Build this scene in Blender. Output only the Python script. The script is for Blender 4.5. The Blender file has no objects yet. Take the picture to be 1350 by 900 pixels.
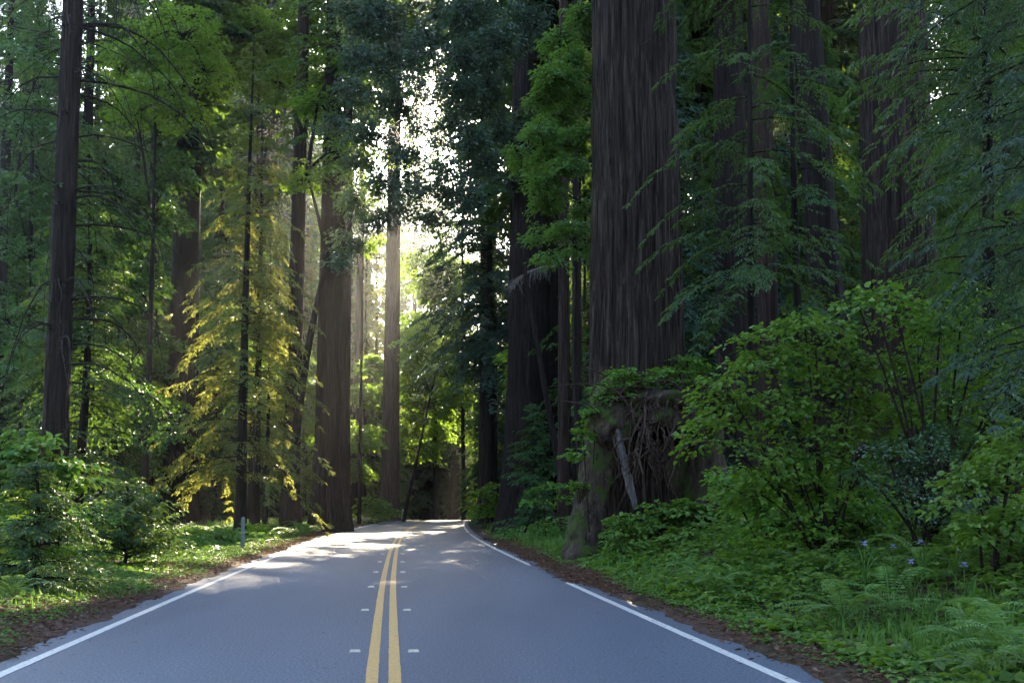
import bpy, math, random
import numpy as np
from mathutils import Vector

PI = math.pi
R_ = math.radians
scene = bpy.context.scene
COL = scene.collection
rng = np.random.default_rng(11)

# ------------------------------------------------------------------ camera model (photo pixels 1350 x 900)
F, CAMH, PITCH = 1312.0, 1.35, R_(4.5)
SHIFT = 0.0828
CP, SP = math.cos(PITCH), math.sin(PITCH)


def at(px, py, Y):
    """World point at depth Y (metres ahead) that the photograph shows at px, py."""
    u = (px - 675) / F
    v = (450 - py) / F + SHIFT * 1350 / F
    t = Y / (CP - v * SP)
    return np.array([u * t, Y, CAMH + t * (SP + v * CP)])


def px_of(p):
    q = np.array(p) - np.array([0, 0, CAMH])
    d = q[1] * CP + q[2] * SP
    return 675 + F * q[0] / d


# ------------------------------------------------------------------ ground shape
_cy = np.array([-60, 0, 7.5, 17.4, 29.5, 40, 50, 62, 80, 98, 115, 135, 160, 200, 260, 700.])
_cx = np.array([4.0, -0.02, -0.96, -2.16, -3.5, -4.55, -5.35, -6.1, -6.95, -7.2, -6.6, -4.6, -.5, 9, 30, 200.])
_fy = np.arange(-80, 720, 1.0)
_fx = np.interp(_fy, _cy, _cx)
_k = np.ones(9) / 9
_fx = np.convolve(np.pad(_fx, 4, 'edge'), _k, 'valid')


def xc(Y):
    return np.interp(Y, _fy, _fx)


def zr(Y):
    Y = np.asarray(Y, float)
    q = np.clip(Y - 85, 0, 25)
    return -0.0012 * q * q - 0.06 * np.clip(Y - 110, 0, 200)


def sm(a, b, x):
    t = np.clip((x - a) / (b - a), 0, 1)
    return t * t * (3 - 2 * t)


def wob(x, y):
    return (np.sin(x * .9 + 1.3 * np.sin(y * .37)) * np.cos(y * .8 + .7 * np.sin(x * .5))
            + .5 * np.sin(x * 2.1 + y * 1.7 + 2) * np.cos(y * 2.3 - x * .6))


def ground_z(X, Y):
    X = np.asarray(X, float); Y = np.asarray(Y, float)
    d = X - xc(Y)
    a = np.abs(d)
    z = zr(Y) - .05 * (1 - sm(3.2, 3.5, a)) - .004
    right = d > 0
    bank = np.where(right, (sm(4.3, 9.5, d) * 1.0 + sm(9, 25, d) * .7) * (1 - .55 * sm(24, 40, Y)),
                    sm(4.0, 7.0, a) * .16 + sm(9, 30, a) * .9)
    bump = sm(3.7, 5.5, a) * (.07 * wob(X, Y) + .12 * wob(X * .3, Y * .3))
    lip = .03 * sm(3.5, 4.0, a)
    return z + bank + bump + lip


def gz(x, y):
    return float(ground_z(x, y))


# ------------------------------------------------------------------ mesh helpers
class MB:
    def __init__(s):
        s.v, s.f, s.m, s.n = [], [], [], 0

    def add(s, v, f, mat=0):
        v = np.asarray(v, float).reshape(-1, 3); f = np.asarray(f, int).reshape(-1, 4)
        s.v.append(v); s.f.append(f + s.n); s.m.append(np.full(len(f), mat)); s.n += len(v)

    def mesh(s, name, mats, smooth=False):
        V = np.concatenate(s.v); Fc = np.concatenate(s.f); M = np.concatenate(s.m)
        me = bpy.data.meshes.new(name)
        me.vertices.add(len(V)); me.vertices.foreach_set('co', V.astype(np.float32).ravel())
        tri = Fc[:, 3] < 0
        me.loops.add(4 * len(Fc)); me.loops.foreach_set('vertex_index', Fc.astype(np.int32).ravel())
        me.polygons.add(len(Fc))
        me.polygons.foreach_set('loop_start', np.arange(0, 4 * len(Fc), 4, dtype=np.int32))
        me.polygons.foreach_set('loop_total', np.full(len(Fc), 4, dtype=np.int32))
        for m in (mats if isinstance(mats, (list, tuple)) else [mats]):
            me.materials.append(m)
        if len(me.materials) > 1:
            me.polygons.foreach_set('material_index', M.astype(np.int32))
        me.polygons.foreach_set('use_smooth', np.full(len(Fc), bool(smooth)))
        me.update(calc_edges=True)
        return me


def link(name, data, parent=None, loc=(0, 0, 0), rotz=0.0, scale=None):
    o = bpy.data.objects.new(name, data); COL.objects.link(o)
    o.location = loc; o.rotation_euler = (0, 0, rotz)
    if scale is not None:
        o.scale = (scale,) * 3 if np.isscalar(scale) else scale
    if parent is not None:
        o.parent = parent
    return o


def tag(o, label=None, cat=None, group=None, kind=None):
    if label: o['label'] = label
    if cat: o['category'] = cat
    if group: o['group'] = group
    if kind: o['kind'] = kind
    return o


def nrmz(v):
    return v / np.maximum(np.linalg.norm(v, axis=-1, keepdims=True), 1e-9)


def leaves(mb, pos, d, n, L, W, mat=0, curl=.1, fold=.12, six=False):
    """One folded leaf per row."""
    d = nrmz(d); s = nrmz(np.cross(d, n)); n = np.cross(s, d)
    L = np.broadcast_to(np.asarray(L, float), (len(pos),))[:, None]
    W = np.broadcast_to(np.asarray(W, float), (len(pos),))[:, None]
    k = np.arange(len(pos))[:, None]
    if not six:
        v = np.stack([pos, pos + d * L * .45 + s * W * .5 + n * W * fold,
                      pos + d * L - n * L * curl, pos + d * L * .45 - s * W * .5 + n * W * fold], 1)
        mb.add(v, k * 4 + np.array([[0, 1, 2, 3]]), mat)
    else:
        v = np.stack([pos,
                      pos + d * L * .28 + s * W * .46 + n * W * fold,
                      pos + d * L * .62 + s * W * .40 + n * (W * fold - L * curl * .3),
                      pos + d * L - n * L * curl,
                      pos + d * L * .62 - s * W * .40 + n * (W * fold - L * curl * .3),
                      pos + d * L * .28 - s * W * .46 + n * W * fold], 1)
        f = np.concatenate([k * 6 + np.array([[0, 1, 2, 3]]), k * 6 + np.array([[0, 3, 4, 5]])])
        mb.add(v, f, mat)


def sticks(mb, P0, P1, r0, r1, mat=0, sides=3):
    """Many straight tapered twigs at once."""
    P0 = np.asarray(P0, float).reshape(-1, 3); P1 = np.asarray(P1, float).reshape(-1, 3)
    d = nrmz(P1 - P0)
    ref = np.where(np.abs(d[:, 2:3]) > .9, np.array([[1., 0, 0]]), np.array([[0, 0, 1.]]))
    a = nrmz(np.cross(d, ref)); b = np.cross(d, a)
    r0 = np.broadcast_to(r0, (len(P0),))[:, None]; r1 = np.broadcast_to(r1, (len(P0),))[:, None]
    ring = []
    for P, r in ((P0, r0), (P1, r1)):
        for i in range(sides):
            t = 2 * PI * i / sides
            ring.append(P + (a * math.cos(t) + b * math.sin(t)) * r)
    v = np.stack(ring, 1)
    k = np.arange(len(P0))[:, None] * (2 * sides)
    f = np.concatenate([k + np.array([[i, (i + 1) % sides, sides + (i + 1) % sides, sides + i]]) for i in range(sides)])
    mb.add(v, f, mat)


def tube(mb, P, r, sides=6, mat=0, lump=0, rg=None):
    P = np.asarray(P, float); n = len(P); r = np.broadcast_to(np.asarray(r, float), (n,))
    d = nrmz(np.gradient(P, axis=0))
    ref = np.array([0, 0, 1.]) if abs(d[:, 2].mean()) < .8 else np.array([1., 0, 0])
    a = nrmz(np.cross(d, ref)); b = np.cross(d, a)
    th = 2 * PI * np.arange(sides) / sides
    rr = np.repeat(r[:, None], sides, 1)
    if lump and rg is not None:
        rr = rr * (1 + lump * (rg.random((n, sides)) - .5) * 2)
    v = P[:, None, :] + (a[:, None, :] * np.cos(th)[None, :, None] + b[:, None, :] * np.sin(th)[None, :, None]) * rr[:, :, None]
    i = np.arange(n - 1)[:, None]; j = np.arange(sides)[None, :]; j2 = (j + 1) % sides
    f = np.stack([i * sides + j, i * sides + j2, (i + 1) * sides + j2, (i + 1) * sides + j], -1).reshape(-1, 4)
    mb.add(v, f, mat)
    c = len(P) * sides                       # close the tip with a fan of quads
    if sides % 2 == 0:
        base = (n - 1) * sides
        q = [[0, 1 + 2 * t, 2 + 2 * t, 3 + 2 * t] for t in range((sides - 2) // 2)]
        mb.f.append(np.array(q) % sides + base + (mb.n - c)); mb.m.append(np.full(len(q), mat))


def bez(p0, p1, p2, n):
    t = np.linspace(0, 1, n)[:, None]
    return (1 - t) ** 2 * np.asarray(p0) + 2 * t * (1 - t) * np.asarray(p1) + t * t * np.asarray(p2)


def vnoise(u, v, nu, seed):
    """Value noise, periodic with nu cells over u in 0..1."""
    g = np.random.default_rng(seed).random((256, nu))
    x = (u * nu) % nu; y = v % 256
    xi = np.floor(x).astype(int); yi = np.floor(y).astype(int)
    fx = x - xi; fy = y - yi
    fx = fx * fx * (3 - 2 * fx); fy = fy * fy * (3 - 2 * fy)
    x1 = (xi + 1) % nu; y1 = (yi + 1) % 256; xi %= nu; yi %= 256
    return (g[yi, xi] * (1 - fx) * (1 - fy) + g[yi, x1] * fx * (1 - fy) + g[y1, xi] * (1 - fx) * fy + g[y1, x1] * fx * fy)


def trunk(mb, H, r0, r1, top=(0, 0), bow=(0, 0), flare=.5, hf=1.2, seg=48, nz=40, furrow=.06, nf=24, seed=1, base=(0, 0, 0),
          butt=5, zlen=2.2, zpow=1.6, sink=.4, tp=.9):
    zz = H * np.linspace(0, 1, nz) ** zpow
    zz = np.concatenate([[-sink], zz])
    th = np.linspace(0, 1, seg, endpoint=False)
    U, Z = np.meshgrid(th, zz)
    t = np.clip(Z / H, 0, 1)
    r = r0 + (r1 - r0) * t ** tp
    b = vnoise(U, Z * .12 + 3, butt, seed + 5)
    fl = flare * np.exp(-np.maximum(Z, 0) / hf) * (.55 + .9 * b)
    lobes = .10 * (vnoise(U, Z * .03 + 9, butt + 2, seed + 7) - .5)
    f1 = np.abs(2 * vnoise(U + .006 * np.sin(Z * .7 + seed), Z / zlen, nf, seed) - 1)
    f2 = np.abs(2 * vnoise(U, Z / (zlen * .45), nf * 2, seed + 1) - 1)
    fur = np.minimum(f1 * 2.2, 1) * .7 + np.minimum(f2 * 2, 1) * .3 - .8
    rad = r * (1 + fl + lobes) * (1 + furrow * fur)
    cx = base[0] + top[0] * t + bow[0] * np.sin(PI * t)
    cy = base[1] + top[1] * t + bow[1] * np.sin(PI * t)
    v = np.stack([cx + rad * np.cos(2 * PI * U), cy + rad * np.sin(2 * PI * U), base[2] + Z], -1)
    n = len(zz)
    i = np.arange(n - 1)[:, None]; j = np.arange(seg)[None, :]; j2 = (j + 1) % seg
    f = np.stack([i * seg + j, i * seg + j2, (i + 1) * seg + j2, (i + 1) * seg + j], -1).reshape(-1, 4)
    mb.add(v.reshape(-1, 3), f)


# ------------------------------------------------------------------ foliage generators
DC, DB = 1.7, 2.3      # density of needles and of broad leaves

def conifer(crown, wood, H, z0, R, nbr, rg, prof='cone', droop=.45, up=.12, npm=4.0, tw=.75, blades=6, bl=.16, bw=.045,
            wr=.018, az=None, ztop=1.0, base=(0, 0, 0), Lrand=(.65, 1.1), top=(0, 0)):
    """Whorls of drooping flat sprays."""
    nbr = int(nbr * DC); bl = bl * 1.2; bw = bw * 1.55
    t = np.sort(rg.random(nbr)) * ztop
    z = z0 + (H - z0) * t
    if prof == 'cone':
        L = R * (1 - t) ** .75 + .25
    elif prof == 'col':
        L = R * np.clip(1.15 * (1 - t) ** .4 * (.55 + .45 * np.sin(PI * np.clip(t * 1.3, 0, 1))), .12, 2)
    else:
        L = R * np.ones(nbr)
    L = L * rg.uniform(*Lrand, nbr)
    if az is None:
        a = rg.random(nbr) * 2 * PI
    else:
        a = rg.uniform(az[0], az[1], nbr)
    rad = np.stack([np.cos(a), np.sin(a), np.zeros(nbr)], 1)
    tan = np.stack([-np.sin(a), np.cos(a), np.zeros(nbr)], 1)
    u_ = up + rg.normal(0, .12, nbr) + .25 * t
    dr = droop * rg.uniform(.6, 1.3, nbr)
    P = np.stack([base[0] + top[0] * z / H, base[1] + top[1] * z / H, base[2] + z], 1)
    bend = rg.normal(0, .18, nbr)

    def pt(i, s):
        l = (L[i] * s)[:, None]
        return (P[i] + rad[i] * l * (1 - .12 * s[:, None]) + tan[i] * l * s[:, None] * bend[i][:, None]
                + np.array([[0, 0, 1.]]) * (L[i] * (u_[i] * s - dr[i] * s * s))[:, None])
    # wood
    ks = np.linspace(0, 1, 6)
    for q in range(5):
        i = np.arange(nbr)
        sticks(wood, pt(i, np.full(nbr, ks[q])), pt(i, np.full(nbr, ks[q + 1])), wr * (1.05 - ks[q]) * (.5 + L / 3), wr * (1.05 - ks[q + 1]) * (.5 + L / 3))
    # twigs
    K = np.maximum(3, (L * npm).astype(int))
    i = np.repeat(np.arange(nbr), K)
    s = np.concatenate([np.linspace(.12, 1, k) for k in K]) + rg.normal(0, .02, len(i))
    s = np.clip(s, .05, 1)
    i = np.repeat(i, 2); s = np.repeat(s, 2)
    side = np.tile([1., -1.], len(i) // 2)
    keep = rg.random(len(i)) < .9
    i, s, side = i[keep], s[keep], side[keep]
    p = pt(i, s)
    tl = tw * (1.05 - s ** 1.5 * .75) * np.minimum(1, .35 + L[i] * .35) * rg.uniform(.55, 1.15, len(i))
    td = nrmz(rad[i] * .75 + tan[i] * (side * rg.uniform(.5, 1.1, len(i)))[:, None]
              + np.array([[0, 0, 1.]]) * (-.12 - droop * .7 * s + rg.normal(0, .15, len(i)))[:, None])
    tn = nrmz(np.array([[0, 0, 1.]]) + rad[i] * .25 + rg.normal(0, .22, (len(i), 3)))
    # blades on twigs
    m = blades
    p_ = np.repeat(p, m, 0); td_ = np.repeat(td, m, 0); tn_ = np.repeat(tn, m, 0); tl_ = np.repeat(tl, m)
    q = np.tile((np.arange(m) + .5) / m, len(p)) + rg.normal(0, .04, len(p) * m)
    sd = np.where(np.tile(np.arange(m) % 2, len(p)) == 0, 1., -1.)
    sv = nrmz(np.cross(td_, tn_))
    pos = p_ + td_ * (tl_ * q)[:, None] + np.array([[0, 0, -1.]]) * (.25 * tl_ * q * q)[:, None]
    dd = td_ * .8 + sv * (sd * rg.uniform(.3, .9, len(q)))[:, None] + np.array([[0, 0, -1.]]) * (.15 + .25 * q)[:, None] + rg.normal(0, .12, (len(q), 3))
    leaves(crown, pos, dd, tn_ + rg.normal(0, .25, (len(q), 3)), bl * rg.uniform(.6, 1.25, len(q)), bw * rg.uniform(.7, 1.3, len(q)), curl=.12)


def plates(crown, wood, clumps, rg, dens=10., pr=.5, nl=40, L=.1, W=.07, tilt=.35, thick=.06, droop=.25, six=False,
           root=None, wr=.02, hang=0.0, limb_up=.4):
    """Broad leaved foliage: flat layered plates of leaves inside each clump (centre, radii)."""
    dens = dens * DB; nl = int(nl * 1.25); L = L * 1.15; W = W * 1.3
    for c, r in clumps:
        c = np.asarray(c, float); r = np.asarray([r, r, r * .75] if np.isscalar(r) else r, float)
        k = max(3, int(dens * (r[0] * r[1] + r[0] * r[2] + r[1] * r[2]) / 3 / (pr * pr) * .5))
        v = nrmz(rg.normal(0, 1, (k, 3))) * (rg.random((k, 1)) ** .42)
        pc = c + v * r
        if wood is not None:
            if root is not None:
                rt = np.asarray(root, float)
                mid = (rt + c) / 2 + np.array([0, 0, limb_up * np.linalg.norm((c - rt)[:2])])
                ln = np.linalg.norm(c - rt)
                tube(wood, bez(rt, mid, c, 9), np.linspace(wr * (1 + ln * .12), wr * .6, 9), 6)
            org = c + (pc - c) * .1 + np.array([0, 0, -.2]) * r
            md = (org + pc) / 2 + rg.normal(0, .06, pc.shape) * r + np.array([0, 0, .06]) * r
            sticks(wood, org, md, wr * .45, wr * .3); sticks(wood, md, pc, wr * .3, wr * .12)
        prr = pr * rg.uniform(.6, 1.3, k)
        n = k * nl
        pcs = np.repeat(pc, nl, 0); ps = np.repeat(prr, nl)
        out = np.repeat(nrmz((pc - c) * np.array([1, 1, .2]) + 1e-4), nl, 0)
        rho = np.sqrt(rg.random(n)); ph = rg.random(n) * 2 * PI
        pn = np.repeat(nrmz(np.array([[0, 0, 1.]]) + nrmz(pc - c) * .35 + rg.normal(0, .15, (k, 3))), nl, 0)
        ax = nrmz(np.cross(pn, np.array([[.3, .9, .1]]))); ay = np.cross(pn, ax)
        off = ax * (rho * np.cos(ph) * ps)[:, None] + ay * (rho * np.sin(ph) * ps)[:, None]
        pos = pcs + off + pn * (rg.normal(0, thick, n) - droop * rho * rho * ps)[:, None]
        dd = nrmz(off) + out * .5 + rg.normal(0, .35, (n, 3)) * np.array([1, 1, .6]) + np.array([[0, 0, -1.]]) * (.2 + hang)
        nn = pn + rg.normal(0, tilt, (n, 3))
        leaves(crown, pos, dd, nn, L * rg.uniform(.6, 1.25, n), W * rg.uniform(.7, 1.25, n), six=six, curl=.15, fold=.15)


# ------------------------------------------------------------------ materials
def new_mat(name):
    m = bpy.data.materials.new(name); m.use_nodes = True
    nt = m.node_tree; nt.nodes.clear()
    out = nt.nodes.new('ShaderNodeOutputMaterial')
    return m, nt, out


def N(nt, t, **kw):
    n = nt.nodes.new(t)
    for k, v in kw.items():
        if k in n.inputs: n.inputs[k].default_value = v
        else: setattr(n, k, v)
    return n


def ramp(nt, fac, stops):
    r = nt.nodes.new('ShaderNodeValToRGB')
    e = r.color_ramp.elements
    while len(e) < len(stops): e.new(.5)
    for el, (p, c) in zip(e, stops):
        el.position = p; el.color = (*c, 1)
    nt.links.new(fac, r.inputs[0])
    return r.outputs[0]


def leaf_mat(name, cols, trans, tf=.4, rough=.48, spec=.35):
    m, nt, out = new_mat(name)
    g = N(nt, 'ShaderNodeNewGeometry')
    oi = N(nt, 'ShaderNodeObjectInfo')
    c = ramp(nt, g.outputs['Random Per Island'], [(i / (len(cols) - 1), x) for i, x in enumerate(cols)])
    hv = N(nt, 'ShaderNodeHueSaturation')
    mr = N(nt, 'ShaderNodeMapRange'); mr.inputs['To Min'].default_value = .8; mr.inputs['To Max'].default_value = 1.2
    nt.links.new(oi.outputs['Random'], mr.inputs['Value']); nt.links.new(mr.outputs[0], hv.inputs['Value'])
    mh = N(nt, 'ShaderNodeMapRange'); mh.inputs['To Min'].default_value = .485; mh.inputs['To Max'].default_value = .515
    nt.links.new(oi.outputs['Random'], mh.inputs['Value']); nt.links.new(mh.outputs[0], hv.inputs['Hue'])
    nt.links.new(c, hv.inputs['Color'])
    p = N(nt, 'ShaderNodeBsdfPrincipled'); p.inputs['Roughness'].default_value = rough; p.inputs['Specular IOR Level'].default_value = spec
    nt.links.new(hv.outputs[0], p.inputs['Base Color'])
    t = N(nt, 'ShaderNodeBsdfTranslucent'); t.inputs['Color'].default_value = (*trans, 1)
    mx = N(nt, 'ShaderNodeMixShader'); mx.inputs[0].default_value = tf
    nt.links.new(p.outputs[0], mx.inputs[1]); nt.links.new(t.outputs[0], mx.inputs[2])
    nt.links.new(mx.outputs[0], out.inputs[0])
    return m


def bark_mat(name, dark, light, gray, sc=(9, 9, .3), bump=1.0, moss=None, mossamt=.5):
    m, nt, out = new_mat(name)
    tc = N(nt, 'ShaderNodeTexCoord')
    mp = N(nt, 'ShaderNodeMapping'); mp.inputs['Scale'].default_value = sc
    nt.links.new(tc.outputs['Object'], mp.inputs[0])
    n1 = N(nt, 'ShaderNodeTexNoise'); n1.inputs['Scale'].default_value = 2.1; n1.inputs['Detail'].default_value = 8; n1.inputs['Roughness'].default_value = .7; n1.inputs['Distortion'].default_value = .5
    nt.links.new(mp.outputs[0], n1.inputs[0])
    c = ramp(nt, n1.outputs[0], [(.36, dark), (.51, light), (.67, gray)])
    n2 = N(nt, 'ShaderNodeTexNoise'); n2.inputs['Scale'].default_value = .5; n2.inputs['Detail'].default_value = 3
    nt.links.new(tc.outputs['Object'], n2.inputs[0])
    p = N(nt, 'ShaderNodeBsdfPrincipled'); p.inputs['Roughness'].default_value = .9; p.inputs['Specular IOR Level'].default_value = .15
    if moss:
        n3 = N(nt, 'ShaderNodeTexNoise'); n3.inputs['Scale'].default_value = 2.2; n3.inputs['Detail'].default_value = 6
        nt.links.new(tc.outputs['Object'], n3.inputs[0])
        k = ramp(nt, n3.outputs[0], [(mossamt, (0, 0, 0)), (mossamt + .14, (1, 1, 1))])
        mx = N(nt, 'ShaderNodeMix'); mx.data_type = 'RGBA'
        nt.links.new(k, mx.inputs[0]); nt.links.new(c, mx.inputs[6]); mx.inputs[7].default_value = (*moss, 1)
        c = mx.outputs[2]
    nt.links.new(c, p.inputs['Base Color'])
    b = N(nt, 'ShaderNodeBump'); b.inputs['Strength'].default_value = bump; b.inputs['Distance'].default_value = .09
    nt.links.new(n1.outputs[0], b.inputs['Height']); nt.links.new(b.outputs[0], p.inputs['Normal'])
    nt.links.new(p.outputs[0], out.inputs[0])
    return m


def plain_mat(name, c1, c2, scale=20., rough=.7, spec=.3, detail=5, bump=0., coord='Object', lo=.35, hi=.65):
    m, nt, out = new_mat(name)
    tc = N(nt, 'ShaderNodeTexCoord')
    n = N(nt, 'ShaderNodeTexNoise'); n.inputs['Scale'].default_value = scale; n.inputs['Detail'].default_value = detail
    nt.links.new(tc.outputs[coord], n.inputs[0])
    c = ramp(nt, n.outputs[0], [(lo, c1), (hi, c2)])
    p = N(nt, 'ShaderNodeBsdfPrincipled'); p.inputs['Roughness'].default_value = rough; p.inputs['Specular IOR Level'].default_value = spec
    nt.links.new(c, p.inputs['Base Color'])
    if bump:
        b = N(nt, 'ShaderNodeBump'); b.inputs['Strength'].default_value = bump; b.inputs['Distance'].default_value = .02
        nt.links.new(n.outputs[0], b.inputs['Height']); nt.links.new(b.outputs[0], p.inputs['Normal'])
    nt.links.new(p.outputs[0], out.inputs[0])
    return m


M = {}
M['redwood'] = leaf_mat('redwood_needles', [(.020, .056, .020), (.033, .085, .026), (.05, .11, .03)], (.11, .19, .02), .4)
M['redwood_blue'] = leaf_mat('blue_green_needles', [(.022, .052, .036), (.036, .078, .05), (.055, .105, .066)], (.07, .13, .045), .3)
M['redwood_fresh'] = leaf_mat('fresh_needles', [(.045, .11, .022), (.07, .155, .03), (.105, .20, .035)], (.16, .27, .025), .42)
M['sunlit_fir'] = leaf_mat('sun_gold_needles', [(.03, .08, .018), (.05, .10, .02), (.07, .115, .025)], (.25, .26, .045), .46)  # needles of sun-lane trees, golden sunlight partly put into the translucent colour
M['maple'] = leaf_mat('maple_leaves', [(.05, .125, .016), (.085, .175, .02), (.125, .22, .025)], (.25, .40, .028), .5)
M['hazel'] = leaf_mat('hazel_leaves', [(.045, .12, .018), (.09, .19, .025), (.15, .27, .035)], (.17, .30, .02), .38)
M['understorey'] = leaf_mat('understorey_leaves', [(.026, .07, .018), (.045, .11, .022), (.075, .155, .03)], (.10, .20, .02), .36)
M['bay'] = leaf_mat('bay_leaves', [(.022, .052, .035), (.038, .08, .05), (.06, .11, .065)], (.07, .12, .03), .28, .32, .6)
M['sorrel'] = leaf_mat('ground_leaves', [(.04, .10, .018), (.07, .16, .024), (.11, .21, .03), (.15, .25, .045)], (.14, .26, .025), .32, .6, .22)
M['huckle'] = leaf_mat('huckleberry_leaves', [(.024, .07, .03), (.04, .10, .036), (.065, .135, .05)], (.06, .12, .03), .25, .3, .6)
M['grass'] = leaf_mat('grass_blades', [(.05, .12, .025), (.08, .17, .03), (.13, .20, .05)], (.16, .28, .04), .42, .6, .2)
M['fern'] = leaf_mat('fern_fronds', [(.06, .14, .025), (.095, .195, .035), (.15, .25, .055)], (.18, .30, .035), .38)
M['petal'] = leaf_mat('lilac_petals', [(.24, .22, .44), (.34, .31, .55)], (.3, .28, .5), .3)
M['dead'] = leaf_mat('dead_leaves', [(.10, .05, .03), (.16, .085, .05), (.07, .035, .025), (.22, .14, .09)], (.12, .06, .03), .15, .8, .1)
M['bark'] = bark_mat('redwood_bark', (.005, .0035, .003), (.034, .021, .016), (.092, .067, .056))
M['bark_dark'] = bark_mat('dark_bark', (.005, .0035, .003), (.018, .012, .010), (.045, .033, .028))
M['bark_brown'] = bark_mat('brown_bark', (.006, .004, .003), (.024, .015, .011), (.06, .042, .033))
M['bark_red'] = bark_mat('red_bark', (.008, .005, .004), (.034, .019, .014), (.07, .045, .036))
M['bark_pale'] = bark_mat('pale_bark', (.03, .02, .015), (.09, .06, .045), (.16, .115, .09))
M['moss_bark'] = bark_mat('mossy_bark', (.02, .013, .010), (.06, .042, .03), (.11, .08, .06), sc=(4, 4, 1.2), bump=1., moss=(.05, .075, .015), mossamt=.47)
M['wood_grey'] = bark_mat('weathered_wood', (.04, .033, .031), (.10, .085, .08), (.17, .15, .145), sc=(14, 14, .8), bump=.4)
M['twig'] = plain_mat('twig_bark', (.012, .009, .007), (.035, .025, .02), 12, .9, .1)
M['roots'] = plain_mat('root_fibres', (.022, .013, .010), (.085, .055, .043), 9, .9, .1)
M['pale_twig'] = plain_mat('dead_twigs', (.14, .115, .10), (.26, .22, .20), 9, .9, .1)


def asphalt():
    m, nt, out = new_mat('asphalt')
    tc = N(nt, 'ShaderNodeTexCoord')
    n1 = N(nt, 'ShaderNodeTexNoise'); n1.inputs['Scale'].default_value = 42; n1.inputs['Detail'].default_value = 5; n1.inputs['Roughness'].default_value = .8
    v = N(nt, 'ShaderNodeTexVoronoi'); v.inputs['Scale'].default_value = 70
    n2 = N(nt, 'ShaderNodeTexNoise'); n2.inputs['Scale'].default_value = .35; n2.inputs['Detail'].default_value = 4
    mp = N(nt, 'ShaderNodeMapping'); mp.inputs['Scale'].default_value = (1.6, .25, 1)
    nt.links.new(tc.outputs['Object'], mp.inputs[0])
    for n in (n1, v): nt.links.new(tc.outputs['Object'], n.inputs[0])
    nt.links.new(mp.outputs[0], n2.inputs[0])
    c1 = ramp(nt, n1.outputs[0], [(.34, (.022, .028, .040)), (.5, (.060, .073, .098)), (.64, (.16, .18, .22))])
    c2 = ramp(nt, n2.outputs[0], [(.3, (.74, .74, .75)), (.7, (1.16, 1.16, 1.15))])
    mx = N(nt, 'ShaderNodeMix'); mx.data_type = 'RGBA'; mx.blend_type = 'MULTIPLY'; mx.inputs[0].default_value = 1
    nt.links.new(c1, mx.inputs[6]); nt.links.new(c2, mx.inputs[7])
    p = N(nt, 'ShaderNodeBsdfPrincipled'); p.inputs['Roughness'].default_value = .62; p.inputs['Specular IOR Level'].default_value = .5
    nt.links.new(mx.outputs[2], p.inputs['Base Color'])
    b = N(nt, 'ShaderNodeBump'); b.inputs['Strength'].default_value = .35; b.inputs['Distance'].default_value = .008
    nt.links.new(v.outputs[0], b.inputs['Height']); nt.links.new(b.outputs[0], p.inputs['Normal'])
    nt.links.new(p.outputs[0], out.inputs[0])
    return m


def paint_mat(name, c, worn):
    m, nt, out = new_mat(name)
    tc = N(nt, 'ShaderNodeTexCoord')
    n1 = N(nt, 'ShaderNodeTexNoise'); n1.inputs['Scale'].default_value = 28; n1.inputs['Detail'].default_value = 8; n1.inputs['Roughness'].default_value = .75
    nt.links.new(tc.outputs['Object'], n1.inputs[0])
    col = ramp(nt, n1.outputs[0], [(.34, worn), (.44, tuple(x * .75 for x in c)), (.62, c)])
    p = N(nt, 'ShaderNodeBsdfPrincipled'); p.inputs['Roughness'].default_value = .6
    nt.links.new(col, p.inputs['Base Color']); nt.links.new(p.outputs[0], out.inputs[0])
    return m


def ground_mat():
    m, nt, out = new_mat('forest_floor')
    tc = N(nt, 'ShaderNodeTexCoord')
    n1 = N(nt, 'ShaderNodeTexNoise'); n1.inputs['Scale'].default_value = 16; n1.inputs['Detail'].default_value = 8; n1.inputs['Roughness'].default_value = .75
    n2 = N(nt, 'ShaderNodeTexNoise'); n2.inputs['Scale'].default_value = .9; n2.inputs['Detail'].default_value = 5
    for n in (n1, n2): nt.links.new(tc.outputs['Object'], n.inputs[0])
    c = ramp(nt, n1.outputs[0], [(.3, (.028, .016, .012)), (.5, (.075, .044, .032)), (.7, (.15, .095, .07))])
    k = ramp(nt, n2.outputs[0], [(.45, (0, 0, 0)), (.62, (1, 1, 1))])
    mx = N(nt, 'ShaderNodeMix'); mx.data_type = 'RGBA'; mx.inputs[7].default_value = (.045, .04, .02, 1)
    nt.links.new(k, mx.inputs[0]); nt.links.new(c, mx.inputs[6])
    p = N(nt, 'ShaderNodeBsdfPrincipled'); p.inputs['Roughness'].default_value = .95; p.inputs['Specular IOR Level'].default_value = .1
    nt.links.new(mx.outputs[2], p.inputs['Base Color'])
    b = N(nt, 'ShaderNodeBump'); b.inputs['Strength'].default_value = .8; b.inputs['Distance'].default_value = .03
    nt.links.new(n1.outputs[0], b.inputs['Height']); nt.links.new(b.outputs[0], p.inputs['Normal'])
    nt.links.new(p.outputs[0], out.inputs[0])
    return m


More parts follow.
